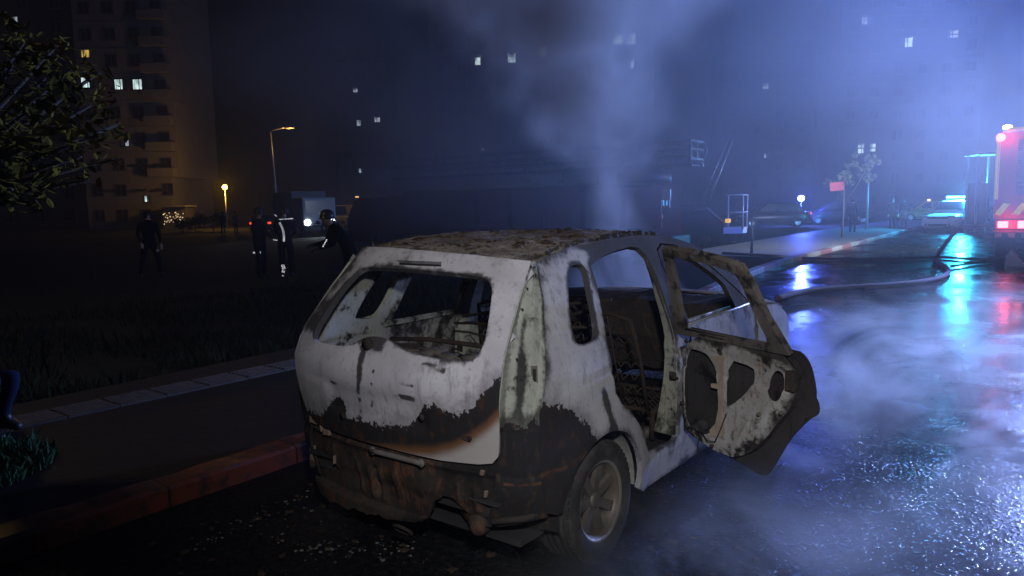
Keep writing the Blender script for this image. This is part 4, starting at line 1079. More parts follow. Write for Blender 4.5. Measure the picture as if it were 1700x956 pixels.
def parked_car(name, label, loc, rz, paint, L=4.3, W=1.78, H=1.5, suv=False, group=None, cat='car', tails=None, heads=None):
    o = empty(name, loc, rz, label, cat, group); hw = W / 2; b = .22; belt = H * .62; f = L / 2
    loft([(-f, hw * .80, b + .15, belt - .12), (-f + .08, hw * .92, b + .02, belt), (-f + .5, hw, b, belt + .02), (0, hw, b - .02, belt), (f - 1.25, hw, b, belt - .02), (f - .9, hw * .98, b, belt - .07), (f - .35, hw * .93, b, belt - .14), (f - .06, hw * .84, b + .02, belt - .22), (f, hw * .72, b + .12, belt - .32)], 20, 5).build('body', paint, o)
    rear = -f + (.12 if suv else .45)
    C_ = [(rear, hw * .86, belt - .06, belt + .10), (rear + .38, hw * .83, belt - .1, H - .06), (-f + 1.3, hw * .82, belt - .1, H), (f - 2.05, hw * .81, belt - .1, H - .02), (f - 1.7, hw * .82, belt - .1, H - .14), (f - 1.02, hw * .86, belt - .12, belt + .06)]
    loft(C_, 20, 6).build('cabin', paint, o)
    def quad(nm, P, m): q = MB(); q.add(P, [(0, 1, 2, 3)]); q.prism(P, (Vector(P[1]) - Vector(P[0])).cross(Vector(P[3]) - Vector(P[0])).normalized() * .012); return q.build(nm, m, o)
    zt = H - .10; zb = belt + .06
    quad('windscreen', [(-hw * .72, f - 1.06, zb + .02), (hw * .72, f - 1.06, zb + .02), (hw * .66, f - 1.70, zt), (-hw * .66, f - 1.70, zt)], M_glass)
    quad('rear_window', [(hw * .70, rear + .05, zb + .06), (-hw * .70, rear + .05, zb + .06), (-hw * .64, rear + .36, zt), (hw * .64, rear + .36, zt)], M_glass)
    for s in (-1, 1):
        for y0, y1, t0, t1 in ((-f + 1.0, -.12, -f + 1.15, -.12), (-.02, f - 1.35, -.02, f - 1.85)):
            P = [(s * hw * .858, y0, zb), (s * hw * .858, y1, zb), (s * hw * .800, t1, zt), (s * hw * .800, t0, zt)]; P = P if s > 0 else P[::-1]
            quad('side_window', P, M_glass)
        wheel_part(o, (s * (hw - .10), -f + .85, .32)); wheel_part(o, (s * (hw - .10), f - .85, .32))
        q = MB(); q.box((s * (hw + .09), f - 1.45, belt + .10), (.18, .12, .13), bev=.03); q.build('mirror', paint, o)
        q = MB(); q.box((s * hw * .66, f - .12, belt - .22), (.36, .16, .13), rz=s * -.35, bev=.03); q.build('headlight', heads or M_lens, o)
        q = MB(); q.box((s * hw * .80, -f + .03, belt - .10), (.26, .08, .16), rz=s * .3, bev=.02); q.build('tail_lamp', tails or M_redlens, o)
        q = MB(); q.box((s * hw * .68, f - .07, b + .16), (.26, .10, .15), rz=s * -.3, bev=.02); q.build('fog_lamp', M_grille, o)
    q = MB(); q.box((0, f - .03, belt - .27), (hw * 1.05, .06, .11), bev=.015); q.box((0, f - .005, b + .15), (hw * 1.0, .06, .12), bev=.015); q.build('grille', M_grille, o)
    q = MB(); q.box((0, f + .03, b + .29), (.52, .015, .115)); q.build('number_plate', M_plate, o)
    q = MB(); q.box((0, -f - .01, b + .35), (.52, .015, .115)); q.build('number_plate', M_plate, o)
    return o


def face_cam(px, D, extra=0.0):
    """rotation that turns a vehicle's nose (+y) to the camera"""
    p = gpt(px, D); return math.atan2(CAM.y - p.y, CAM.x - p.x) - PI / 2 + extra


# police car facing us, light bar lit cyan
p = gpt(1590, 38.5); rz = face_cam(1590, 38.5, R(-22))
pc = parked_car('police_car', 'white police car facing the camera with a lit cyan light bar', p, rz, M_white, 4.5, 1.85, 1.62, True, cat='police car')
q = MB(); q.box((0, -.05, 1.66), (1.15, .26, .05), bev=.02); q.build('light_bar_base', M_dark, pc)
for x in (-.38, .0, .38): q = MB(); q.box((x, -.05, 1.745), (.34, .24, .11), bev=.04); q.build('light_bar_lens', E_cyan, pc)
lamp('light_bar_glow', 'POINT', p + FH * -.5 + Vector((0, 0, 2.05)), 3600, (.03, .50, 1), .12)
q = MB(); q.box((.93, .2, .62), (.012, 2.6, .16)); q.box((-.93, .2, .62), (.012, 2.6, .16)); q.build('body_stripe', simple('police_blue', (.02, .05, .4), .4), pc)
# taxi behind it
p = gpt(1543, 56); tx = parked_car('taxi', 'yellow taxi with a roof sign, half hidden by the police car', p, -YAW + R(70), M_yel, 4.4, 1.76, 1.5, False, cat='taxi')
q = MB(); q.box((0, .05, 1.58), (.42, .16, .14), bev=.03); q.build('roof_sign', emit('taxi_sign', (1, .75, .35), 2.0), tx)
# dark cars
p = gpt(1283, 50); dc = parked_car('parked_car', 'dark saloon with red glints on its tail, parked behind the aerial basket', p, -YAW + R(80), M_blk2, 4.6, 1.8, 1.62, False, 'dark cars on the far side of the road', tails=E_redd)
p = gpt(1388, 54); dv = parked_car('parked_car', 'black estate car under a round blazing blue beacon', p, -YAW + R(86), M_blk, 4.8, 1.85, 1.6, True, 'dark cars on the far side of the road')
q = MB(); q.lathe([(.13, 0), (.13, .03), (.02, .05)], (-.1, 2.22, 1.05), 'Z', 16); q.tube([(-.1, 2.2, .95), (-.1, 2.22, 1.10)], .03, 8); q.build('beacon_base', M_dark, dv)
bp = at(1330, 329, 53.2)
bl = empty('beacon', bp, 0, 'round blazing blue beacon between the dark saloon and the black estate car', 'beacon')
q = MB(); q.lathe([(.02, -.22), (.19, -.16), (.23, 0), (.17, .16), (0, .22)], (0, 0, 0), 'Z', 18); q.build('dome', E_blue, bl)
q = MB(); q.tube([(0, 0, -.22), (0, 0, -bp.z)], .035, 8); q.lathe([(.2, -bp.z), (.2, -bp.z + .05), (.05, -bp.z + .1)], (0, 0, 0), 'Z', 14); q.build('stand', M_dark, bl)
lamp('beacon_glow', 'POINT', bp - FH * .35 + Vector((0, 0, .05)), 5000, (.08, .14, 1), .15)
p = gpt(437, 62); rc_ = parked_car('parked_car', 'low dark car with a glowing red tail, left of the tall street lamp', p, -YAW + R(10), M_blk, 4.2, 1.75, 1.45, False, None, tails=emit('tail_glow', (1, .08, .02), 1.5))
p = gpt(566, 58); yc_ = parked_car('parked_van', 'yellow van lit from the side, far behind the bent silhouette', p, -YAW + R(60), M_yel, 4.6, 1.9, 2.1, True, None, 'van')
# lorry with headlights
p = gpt(514, 52); lo = empty('lorry', p, face_cam(514, 52, R(18)), 'pale lorry with two lit headlights facing the camera, far left', 'lorry')
q = MB(); q.box((0, 1.0, 1.55), (2.3, 2.0, 2.1), bev=.12); q.build('cab', simple('pale_cab', (.3, .31, .31), .4), lo)
q = MB(); q.box((0, -2.4, 1.85), (2.4, 4.6, 2.4), bev=.04); q.build('box_body', simple('box_grey', (.10, .10, .10), .6), lo)
q = MB(); q.box((0, 2.01, 1.95), (1.95, .04, .85), bev=.015); q.build('windscreen', simple('screen_glow', (.25, .28, .28), .2), lo)
q = MB(); q.box((0, 1.9, .55), (2.3, .35, .35), bev=.05); q.build('bumper', M_dark, lo)
for s in (-1, 1):
    q = MB(); q.lathe([(.19, 0), (.19, .05), (0, .07)], (s * .85, 2.0, .92), 'Y', 16); q.build('headlight', E_head, lo)
    for y in (1.2, -3.4): wheel_part(lo, (s * 1.0, y, .45), .45, .28)
hp = p + Vector((math.cos(lo.rotation_euler.z + PI / 2), math.sin(lo.rotation_euler.z + PI / 2), 0)) * 2.4; hp.z = .95
lamp('lorry_headlamp', 'SPOT', hp, 260, (.85, .95, 1), .2, aim=CAM - Vector((0, 0, 3)), spot_size=R(100), spot_blend=.8)
q = MB(); q.lathe([(.09, 0), (.09, .03), (0, .04)], (-.35, 2.12, .55), 'Y', 12); q.build('fog_lamp', emit('fog_lit', (.8, .95, 1), 8), lo)

# ---- fire engine at the right, seen from behind
FT = empty('fire_engine', (0, 0, 0), 0, 'red fire engine seen from behind at the right edge, chevrons and red lamps lit', 'fire engine')
FT.location = (1.95, 19.35, 0)
X0, X1 = -1.26, 1.26
q = MB(); q.box((0, 3.2, 2.02), (2.5, 6.4, 2.55), bev=.04); q.build('body', M_red, FT)
q = MB(); q.box((0, 7.6, 1.75), (2.45, 2.2, 2.5), bev=.12); q.build('cab', M_red, FT)
q = MB(); q.box((0, 3.6, .72), (1.5, 7.0, .28)); q.build('chassis', M_dark, FT)
sh_ = simple('shutter', (.24, .07, .10), .35, .3)
q = MB()
for i in range(22): q.box((.14, -.012, 1.78 + i * .062), (1.9, .022, .055), bev=.008)
q.build('rear_shutter', sh_, FT)
q = MB()
for x in (.25, .62): q.tube([(x, -.10, 1.75), (x, -.10, 3.2)], .022, 8)
for i in range(6): q.tube([(.25, -.10, 1.88 + i * .24), (.62, -.10, 1.88 + i * .24)], .016, 6)
q.build('rear_ladder', M_alloy, FT)
q = MB(); q.box((.0, -.02, 2.05), (.55, .05, .12)); q.build('handle_bar', M_steel, FT)
q = MB(); q.box((X0 + .045, -.016, 2.42), (.085, .03, 1.55)); q.build('reflective_strip', M_chy, FT)
q = MB(); q.box((X1 - .045, -.016, 2.42), (.085, .03, 1.55)); q.build('reflective_strip', M_chy, FT)
q = MB(); q.box((.08, -.02, 3.36), (2.2, .04, .075)); q.build('roof_edge_strip', M_chy, FT)
q = MB(); q.box((0, -.010, 1.40), (2.5, .018, .28)); q.build('chevron_board', M_red, FT)
q = MB()
for i in range(7):
    x = X0 + .02 + i * .37; a = [(x, -.030, 1.262), (x + .16, -.030, 1.262), (x + .34, -.030, 1.538), (x + .18, -.030, 1.538)]; q.prism([(min(max(p[0], X0 + .01), X1 - .01), p[1], p[2]) for p in a], (0, .010, 0))
q.build('chevron_stripes', M_chy, FT)
for s in (-1, 1):
    q = MB(); q.lathe([(.10, 0), (.10, -.05), (.06, -.09), (0, -.10)], (s * 1.17, -.01, 3.17), 'Y', 18); q.build('corner_lamp', E_redw, FT)
    cl_ = empty('tail_lamp'); cl_.parent = FT
    q = MB(); q.box((s * .86, -.05, 1.02), (.66, .10, .22), bev=.02); q.build('lamp_housing', simple('lamp_red', (.55, .02, .03), .25), cl_)
    q = MB(); q.box((s * 1.03, -.105, 1.02), (.22, .03, .16), bev=.02); q.box((s * .64, -.105, 1.02), (.17, .03, .18), bev=.02); q.build('lamp_lens', E_redw, cl_)
    q = MB(); q.box((s * 1.02, .25, .42), (.34, .04, .5)); q.build('mud_flap', M_rub, FT)
    for y in (1.6, 6.8): wheel_part(FT, (s * 1.02, y, .5), .5, .42)
q = MB(); q.box((0, -.16, .76), (2.46, .34, .16), bev=.02); q.build('rear_step', M_dark, FT)
M_step = simple('step_white', (.5, .5, .5), .5)
for i in range(9): q = MB(); q.box((-1.1 + i * .275, -.335, .76), (.14, .012, .10)); q.build('step_marker', M_step, FT)
q = MB(); q.box((0, 3.2, 3.32), (2.3, 6.2, .06)); q.build('roof_rail', M_alloy, FT)
q = MB(); q.box((.24, -.02, 3.42), (.42, .16, .16), bev=.03); q.build('work_lamp', E_work, FT)
ms = empty('light_mast'); ms.parent = FT; ML = MAST - FT.location
q = MB(); q.tube([(ML.x, ML.y, 3.3), tuple(ML)], .05, 10); q.box(ML + Vector((0, 0, -.02)), (.8, .12, .08), bev=.02); q.build('mast_pole', M_steel, ms)
for x in (-.25, .25): q = MB(); q.box(ML + Vector((x, -.02, .12)), (.24, .14, .18), bev=.03); q.build('flood_lamp', E_work, ms)
q = MB(); q.lathe([(.09, 0), (.10, .08), (.08, .16), (0, .19)], ML + Vector((.1, 0, .2)), 'Z', 18); q.build('beacon_dome', E_blue, ms)
q = MB(); q.lathe([(.10, 0), (.10, .07), (.03, .10)], (-1.05, .05, 3.38), 'Z', 14); q.build('marker_lamp', emit('marker_white', (1, .9, .8), 6), FT)
lamp('tail_lamp_glow', 'POINT', (1.05, 19.0, 1.02), 9, (1, .05, .08), .08); lamp('corner_lamp_glow', 'POINT', (.89, 19.05, 3.17), 9, (1, .04, .10), .08)
# tripod flood lamp added out of view to brighten smoke and steam
tw = empty('added_flood_tripod', (TOWER.x, TOWER.y, 0), 0, 'added tripod flood lamp standing unseen on the wet road to the right', 'flood lamp')
q = MB(); [q.tube([(0, 0, .9), (.55 * math.cos(a), .55 * math.sin(a), .01)], .018, 6) for a in (0.3, 2.4, 4.5)]; q.build('tripod_leg', M_steel, tw)
q = MB(); q.tube([(0, 0, .75), (0, 0, TOWER.z)], .022, 8); q.box((0, 0, TOWER.z - .12), (.7, .04, .04)); q.build('pole', M_steel, tw)
for x in (-.22, .22): q = MB(); q.box((x, -.03, TOWER.z), (.34, .10, .24), bev=.02); q.build('lamp_head', M_dark, tw); q = MB(); q.box((x, -.086, TOWER.z), (.30, .012, .20)); q.build('lamp_lens', E_work, tw)
# white wedge made for an unidentified bright patch under its tail
q = MB(); q.prism([(0, 0, 0), (.42, 0, 0), (.42, 0, .06), (.12, 0, .40), (.02, 0, .26)], (0, .16, 0)); ch = q.build('white_wedge', M_white); ch.location = (1.02, 18.9, .004); tag(ch, 'small white wedge on the wet road behind the fire engine', 'wheel chock')

# ---- aerial ladder truck in the smoke
Pr = gpt(1150, 21.5); Pl = gpt(612, 28.5); U = (Pl - Pr).normalized(); Lt = (Pl - Pr).length
LA = empty('ladder_truck', Pr, math.atan2(U.y, U.x), 'big ladder truck with a low cab, dim behind the smoke beyond the car roof', 'fire truck')
# local +x runs to the cab (left), local -y... is the side turned to us
side_y = 1 if (Matrix.Rotation(math.atan2(U.y, U.x), 3, 'Z') @ Vector((0, 1, 0))).dot(CAM - Pr) > 0 else -1
S = side_y
M_dred = simple('dull_red', (.035, .014, .013), .95, var=.3, scale=2, spec=.0); M_gal = simple('ladder_alloy', (.11, .105, .105), .45, .4)
q = MB(); q.box((Lt * .42, 0, 1.55), (Lt * .72, 2.4, 1.5), bev=.04); q.build('body', M_dred, LA)
for i in range(6): q = MB(); q.box((1.0 + i * 1.28, S * 1.215, 1.6), (1.1, .03, 1.15), bev=.01); q.build('locker_door', M_gal if i % 2 else sh_, LA)
q = MB(); q.box((Lt * .5, 0, .62), (Lt * .95, 1.4, .3)); q.build('chassis', M_dark, LA)
q = MB(); pr_ = [(Lt * .80, -1.15, .55), (Lt, -1.15, .55), (Lt, -1.15, 1.35), (Lt * .965, -1.15, 2.10), (Lt * .80, -1.15, 2.15)]; q.prism(pr_, (0, 2.3, 0)); q.build('cab', M_dred, LA)
q = MB(); q.prism([(Lt * .84, S * 1.155, 1.35), (Lt * .955, S * 1.155, 1.35), (Lt * .935, S * 1.155, 1.98), (Lt * .84, S * 1.155, 1.98)], (0, S * .02, 0)); q.build('side_window', M_glass, LA)
q = MB(); q.box((Lt * .955, S * 1.17, 2.17), (.14, .05, .05), bev=.01); q.build('clearance_lamp', emit('amber_lamp', (1, .5, .15), 1.3), LA)
for x in (1.6, 3.0, Lt * .88):
    for y in (-1, 1): wheel_part(LA, (x, y * 1.0, .5), .5, .35); LA.children[-1].rotation_euler = (0, 0, PI / 2)
lad = empty('ladder'); lad.parent = LA
for nm, y0, zz, xa, xb in (('ladder_section', .45, 2.78, -.15, Lt * .86), ('ladder_section', .36, 3.02, -.05, Lt * .80)):
    q = MB()
    for y in (-y0, y0):
        q.box(((xa + xb) / 2, y, zz), (xb - xa, .07, .09)); q.box(((xa + xb) / 2, y, zz + .42), (xb - xa, .05, .06))
        x = xa
        while x < xb - .5: q.tube([(x, y, zz), (x + .28, y, zz + .42), (x + .56, y, zz)], .02, 5); x += .56
    x = xa + .1
    while x < xb: q.tube([(x, -y0, zz), (x, y0, zz)], .022, 5); x += .32
    q.build(nm, M_gal, lad)
q = MB(); [q.box((-.1, 0, z), (.08, 1.1, .07), bev=.01) for z in (2.95, 3.22, 3.45)]; [q.box((-.1, y, 3.2), (.07, .07, .5)) for y in (-.5, 0, .5)]; q.tube([(-.12, -.5, 3.42), (-.22, -.5, 3.2), (-.10, -.5, 2.95)], .05, 6); q.build('ladder_head', M_gal, LA)
q = MB(); q.lathe([(.8, 0), (.8, .3), (.6, .35), (.55, .55)], (1.5, 0, 2.3), 'Z', 20); q.build('turntable', M_dark, LA)
lb_ = empty('control_panel'); lb_.parent = LA
q = MB(); q.box((.30, S * 1.26, 1.95), (.26, .10, .30), bev=.02); q.box((.30, S * 1.26, 1.62), (.22, .08, .05)); [q.box((.30 + x, S * 1.26, 1.75), (.03, .08, .26)) for x in (-.09, 0, .09)]; q.build('panel_board', M_white, lb_)
q = MB(); q.box((.46, S * 1.26, 1.35), (.12, .08, .12), bev=.02); q.build('red_marker', simple('marker_red', (.6, .05, .05), .4), lb_)
# rescue basket on its slim jib, carried by the truck
bw = gpt(1221, 22.0); ba = empty('rescue_basket'); ba.parent = LA
Bm = Matrix.Rotation(math.atan2(U.y, U.x), 4, 'Z'); Bi = (Matrix.Translation(Pr) @ Bm).inverted()
bl0 = Bi @ at(1201, 388, 22.0); br0 = Bi @ at(1233, 389, 22.0); bk = Bi @ at(1240, 381, 22.6)
ex = (br0 - bl0); ey = (bk - br0); ez = Vector((0, 0, 1.13)); ey.z = 0; ex.z = 0
B = lambda a, b, c: bl0 + ex * a + ey * b + ez * c
q = MB(); q.prism([B(0, 0, 0), B(1, 0, 0), B(1, 1, 0), B(0, 1, 0)], ez * .16); q.build('floor_tray', M_white, ba)
q = MB()
for a, b in ((1, 0), (1, 1), (0, 1)): q.tube([B(a, b, .1), B(a, b, 1)], .022, 8)
for c in (.55, 1.0): q.tube([B(.12, 0, c), B(1, 0, c), B(1.04, 1, c), B(0, 1, c)], .018, 8)
q.build('guard_rail', M_white, ba)
q = MB(); q.box(B(.1, .5, .33), (.14, .14, .12), bev=.02); q.build('lamp_box', emit('amber_box', (1, .55, .1), .9), ba)
q = MB()
ja, jb = Bi @ at(1172, 345, 22.6), Bi @ at(1216, 232, 23.2); jo = Vector((0, .12 * S, 0)); je = Vector((.22, 0, .05))
for o_ in (Vector((0, 0, 0)), je): q.tube([ja + o_, jb + o_ * .6], .035, 6)
for k in range(14): q.tube([ja.lerp(jb, k / 14), (ja + je).lerp(jb + je * .6, (k + 1) / 14)], .015, 5)
q.build('jib_arm', M_gal, LA)
q = MB(); q.tube([Bi @ at(1150, 352, 22.0), ja, B(0, .5, .2)], .06, 8); q.build('jib_link', M_dark, LA)

# ================================================================== HOSES
M_hose = simple('canvas_hose', (.26, .20, .17), .8, var=.25, scale=10)
M_hosed = simple('dark_hose', (.05, .045, .045), .6)


def smooth(P, k=10):
    P = [Vector(p) for p in P]; P = [P[0] * 2 - P[1]] + P + [P[-1] * 2 - P[-2]]; out = []
    for i in range(1, len(P) - 2):
        for j in range(k):
            t = j / k; a, b, c, d = P[i - 1:i + 3]
            out.append(.5 * ((2 * b) + (c - a) * t + (2 * a - 5 * b + 4 * c - d) * t * t + (3 * b - a - 3 * c + d) * t ** 3))
    return out + [P[-2]]


def G(px, py, z=.05):
    d = fw * FPX + rt * (px - 850) - up * (py - 478); return CAM + d * ((z - CAM.z) / d.z)


mb = MB(); mb.tube(smooth([(1.15, 19.3, 1.0), at(1600, 378, 20.3), at(1575, 398, 20.0), G(1556, 425), G(1556, 434), G(1570, 443), G(1574, 452), G(1560, 461), G(1525, 468), G(1470, 473), G(1420, 476), G(1375, 479), G(1330, 484), G(1290, 495)]), .052, 10)
tag(mb.build('fire_hose', M_hose), 'pale fire hose looping from the fire engine across the wet road', 'hose')
mb = MB(); mb.tube(smooth([G(1200, 420, .16), G(1270, 424, .16), G(1330, 428, .05), G(1400, 430), G(1480, 430), G(1560, 427), G(1610, 430), G(1660, 431)]), .04, 10)
tag(mb.build('fire_hose', M_hosed), 'dark fire hose lying straight across the road from kerb to fire engine', 'hose')
mb = MB(); mb.tube(smooth([G(1580, 442), G(1620, 436), G(1660, 433), G(1700, 434)]), .032, 8)
tag(mb.build('fire_hose', M_hosed), 'thin dark hose running to the tail of the fire engine', 'hose')
# ================================================================== PEOPLE
M_skin = simple('skin', (.42, .26, .19), .6, var=.1)
M_navy = simple('dark_uniform', (.010, .010, .013), .95, var=.4, scale=12, spec=.03); M_blackc = simple('black_cloth', (.006, .006, .0065), .95, var=.4, scale=12, spec=.03)
M_jean = simple('blue_denim', (.010, .018, .045), .9, var=.4, scale=14, spec=.03); M_boot = simple('black_boot', (.01, .01, .01), .5); M_helm = simple('dark_helmet', (.03, .03, .032), .3)
M_hair = simple('dark_hair', (.012, .010, .009), .7); M_grey = simple('grey_cloth', (.09, .09, .10), .9)
t = NT('retro_reflector'); M_retro = t.fin((.95, .95, .97), .15, 1.0)


def limb_loc(J, a, b, q): return Vector(J[a]).lerp(Vector(J[b]), q)


def person(label, loc, rz, pose, top, legs, head_cover=None, group=None, scale=1.0, bulk=1.0):
    """one continuous skinned body, 1.76 m tall, facing local +y"""
    J = dict(pelvis=(0, 0, .95), waist=(0, .0, 1.10), chest=(0, .02, 1.34), neck=(0, .01, 1.50), chin=(0, .03, 1.57), head=(0, .035, 1.66), crown=(0, .02, 1.735), nose=(0, .125, 1.635),
             hipR=(.10, 0, .90), kneeR=(.11, .03, .50), ankR=(.115, 0, .09), heelR=(.115, -.03, .045), toeR=(.13, .19, .035),
             hipL=(-.10, 0, .90), kneeL=(-.11, .03, .50), ankL=(-.115, 0, .09), heelL=(-.115, -.03, .045), toeL=(-.13, .19, .035),
             shR=(.19, 0, 1.43), elR=(.24, -.02, 1.15), wrR=(.25, .08, .90), shL=(-.19, 0, 1.43), elL=(-.24, -.02, 1.15), wrL=(-.25, .08, .90))
    J.update(pose)
    names = list(J); idx = {k: i for i, k in enumerate(names)}
    rad = dict(pelvis=(.15, .115), waist=(.135, .10), chest=(.165, .115), neck=(.058, .058), chin=(.062, .07), head=(.082, .098), crown=(.055, .065), nose=(.016, .016),
               hip=(.095, .095), knee=(.064, .064), ank=(.046, .048), heel=(.042, .04), toe=(.042, .032), sh=(.068, .068), el=(.048, .048), wr=(.034, .03))
    ed = [('pelvis', 'waist'), ('waist', 'chest'), ('chest', 'neck'), ('neck', 'chin'), ('chin', 'head'), ('head', 'crown'), ('head', 'nose')]
    for s in 'RL': ed += [('pelvis', 'hip' + s), ('hip' + s, 'knee' + s), ('knee' + s, 'ank' + s), ('ank' + s, 'heel' + s), ('ank' + s, 'toe' + s), ('chest', 'sh' + s), ('sh' + s, 'el' + s), ('el' + s, 'wr' + s)]
    V = [Vector(J[n]) for n in names]; Rr = [tuple(q * (bulk if n[:3] not in ('nec', 'chi', 'hea', 'cro', 'nos', 'wrR', 'wrL', 'toe', 'hee') else 1) for q in rad[n if n in rad else n[:-1]]) for n in names]; E = [(idx[a], idx[b]) for a, b in ed]
    for s in 'RL':   # palm, four curled fingers and a thumb
        wv, ev = Vector(J['wr' + s]), Vector(J['el' + s]); d = (wv - ev).normalized(); side = d.cross(Vector((0, 0, 1))); side = (side if side.length > .1 else Vector((0, 1, 0))).normalized(); pn = d.cross(side).normalized()
        V.append(wv + d * .075); Rr.append((.036, .020)); E.append((idx['wr' + s], len(V) - 1)); pm = len(V) - 1
        for k, ln in enumerate((.062, .075, .070, .052)):
            o_ = side * (k - 1.5) * .021; b = len(V); V.extend([wv + d * .10 + o_, wv + d * (.10 + ln * .6) + o_ + pn * .012, wv + d * (.10 + ln) + o_ + pn * .035]); Rr.extend([(.0095, .0095), (.0085, .0085), (.0075, .0075)]); E.extend([(pm, b), (b, b + 1), (b + 1, b + 2)])
        b = len(V); V.extend([wv + d * .045 - side * .035, wv + d * .085 - side * .055 + pn * .01]); Rr.extend([(.012, .012), (.009, .009)]); E.extend([(pm, b), (b, b + 1)])
    me = bpy.data.meshes.new('person'); me.from_pydata([v * scale for v in V], E, []); tmp = bpy.data.objects.new('tmp', me); COL.objects.link(tmp)
    sk = tmp.modifiers.new('skin', 'SKIN'); sk.use_smooth_shade = True
    for i, sv in enumerate(me.skin_vertices[0].data): sv.radius = tuple(r * scale for r in Rr[i]); sv.use_root = i == idx['pelvis']
    su = tmp.modifiers.new('sub', 'SUBSURF'); su.levels = 1; su.render_levels = 1
    dg = bpy.context.evaluated_depsgraph_get(); dg.update(); bm_ = bpy.data.meshes.new_from_object(tmp.evaluated_get(dg)); bpy.data.objects.remove(tmp)
    bm_.materials.clear()
    for m in (top, legs, M_skin, M_boot): bm_.materials.append(m)
    hc = {k: Vector(J[k]) * scale for k in J}
    for p in bm_.polygons:
        c = p.center; dn = {k: (c - hc[k]).length for k in ('head', 'chin', 'crown', 'nose', 'wrR', 'wrL', 'ankR', 'ankL', 'toeR', 'toeL', 'heelR', 'heelL', 'kneeR', 'kneeL', 'hipR', 'hipL', 'pelvis', 'waist', 'chest', 'shR', 'shL', 'elR', 'elL', 'neck')}
        k = min(dn, key=dn.get)
        p.material_index = 2 if k in ('head', 'chin', 'crown', 'nose') else ((3 if head_cover == 'helmet' else 2) if k[:2] == 'wr' and (c - hc['el' + k[2]]).length > (hc[k] - hc['el' + k[2]]).length + .01 else (3 if k[:3] in ('toe', 'hee') or (k[:3] == 'ank' and c.z < hc[k].z + .05) else (1 if k[:4] in ('knee', 'pelv') or k[:3] in ('hip', 'ank') else 0)))
    o = bpy.data.objects.new('person', bm_); COL.objects.link(o); o.location = loc; o.rotation_euler = (0, 0, rz); tag(o, label, 'person', group)
    h = hc['head']; q = MB()
    if head_cover == 'helmet':
        q.lathe([(.0, .155), (.07, .145), (.115, .10), (.130, .03), (.132, .0), (.155, -.012), (.150, -.022), (.120, -.015)], h + Vector((0, -.01, .015)), 'Z', 20, cap=False); q.build('helmet', M_helm, o)
    elif head_cover == 'hair':
        q.lathe([(.0, .125), (.06, .115), (.097, .06), (.105, 0), (.098, -.05), (.07, -.06)], h + Vector((0, -.022, .0)), 'Z', 18, cap=False); q.build('hair', M_hair, o)
    return o, hc


def reflector(o, pts, width, name='reflective_band', cell=.022):
    """band of little mirrored corner cubes, as retro-reflective tape is made: it sends the torch back to the camera"""
    Mi = (Matrix.Translation(o.location) @ Matrix.Rotation(o.rotation_euler.z, 4, 'Z')).inverted(); cam = Mi @ CAM
    mb = MB(); pts = [Vector(p) for p in pts]
    for i in range(len(pts) - 1):
        a, b = pts[i], pts[i + 1]; L = (b - a).length; n = max(1, int(L / (cell * 1.05))); d = (b - a).normalized()
        nrm = (cam - (a + b) / 2).normalized(); wdir = d.cross(nrm).normalized(); m = max(1, int(width / (cell * 1.05)))
        x = wdir; yv = nrm.cross(x).normalized()
        for k in range(n):
            for j in range(m):
                c = a.lerp(b, (k + .5) / n) + wdir * ((j + .5) / m - .5) * width
                es = [(nrm / math.sqrt(3) + (x * math.cos(t_) + yv * math.sin(t_)) * math.sqrt(2 / 3)) * cell * .78 for t_ in (PI / 2, PI / 2 + 2 * PI / 3, PI / 2 + 4 * PI / 3)]
                p0 = c - nrm * cell * .45; e1, e2, e3 = es
                mb.add([p0, p0 + e1, p0 + e2, p0 + e3, p0 + e1 + e2, p0 + e2 + e3, p0 + e3 + e1], [(0, 1, 4, 2), (0, 2, 5, 3), (0, 3, 6, 1)])
    return mb.build(name, M_retro, o)


def toward(px, D, extra=0.0): return face_cam(px, D, extra)


M_retroy = NT('yellow_retro_tape').fin((.99, .90, .33), .13, 1.0)
tp_ = FT.location
def tape(pts, wd, nm='reflective_tape', cell=.03):
    o_ = reflector(FT, pts, wd, nm, cell); o_.data.materials[0] = M_retroy; return o_
tape([(-1.215, -.045, 1.66), (-1.215, -.045, 3.05)], .085); tape([(-1.0, -.055, 3.36), (.9, -.055, 3.36)], .06)
for i in range(6): x = X0 + .10 + i * .37; tape([(x, -.05, 1.27), (x + .18, -.05, 1.53)], .13)
# two firefighters on the dark verge
def lateral(o):   # local axes pointing right / towards the camera
    a = o.rotation_euler.z; Rz = Matrix.Rotation(-a, 3, 'Z'); return Rz @ RH, Rz @ (-FH)


p = gpt(427, 19.1); o, h = person('firefighter standing in dark clothes, reflective bands only on one leg', p, toward(427, 19.1, R(60)), dict(elR=(.25, .05, 1.17), wrR=(.14, .25, 1.12), elL=(-.25, .03, 1.17), wrL=(-.14, .24, 1.08)), M_navy, M_navy, 'helmet', None, 1.0, 1.28)
r_, f_ = lateral(o)
k = h['kneeR'].lerp(h['ankR'], .3) * .5 + h['kneeL'].lerp(h['ankL'], .3) * .5
reflector(o, [Vector((0, 0, .46)) + f_ * .16 - r_ * .03, Vector((0, 0, .20)) + f_ * .16 - r_ * .025], .055)
reflector(o, [Vector((0, 0, .68)) + f_ * .17 - r_ * .12, Vector((0, 0, .675)) + f_ * .17 + r_ * .08], .05)
p = gpt(470, 19.1); o, h = person('firefighter with a bright curved reflective stripe down the back', p, toward(470, 19.1, R(165)), dict(elR=(.25, .08, 1.17), wrR=(.12, .24, 1.10), elL=(-.25, .06, 1.17), wrL=(-.12, .24, 1.05), head=(0, .07, 1.65), kneeR=(.12, .06, .50)), M_navy, M_navy, 'helmet', None, 1.0, 1.28)
r_, f_ = lateral(o)
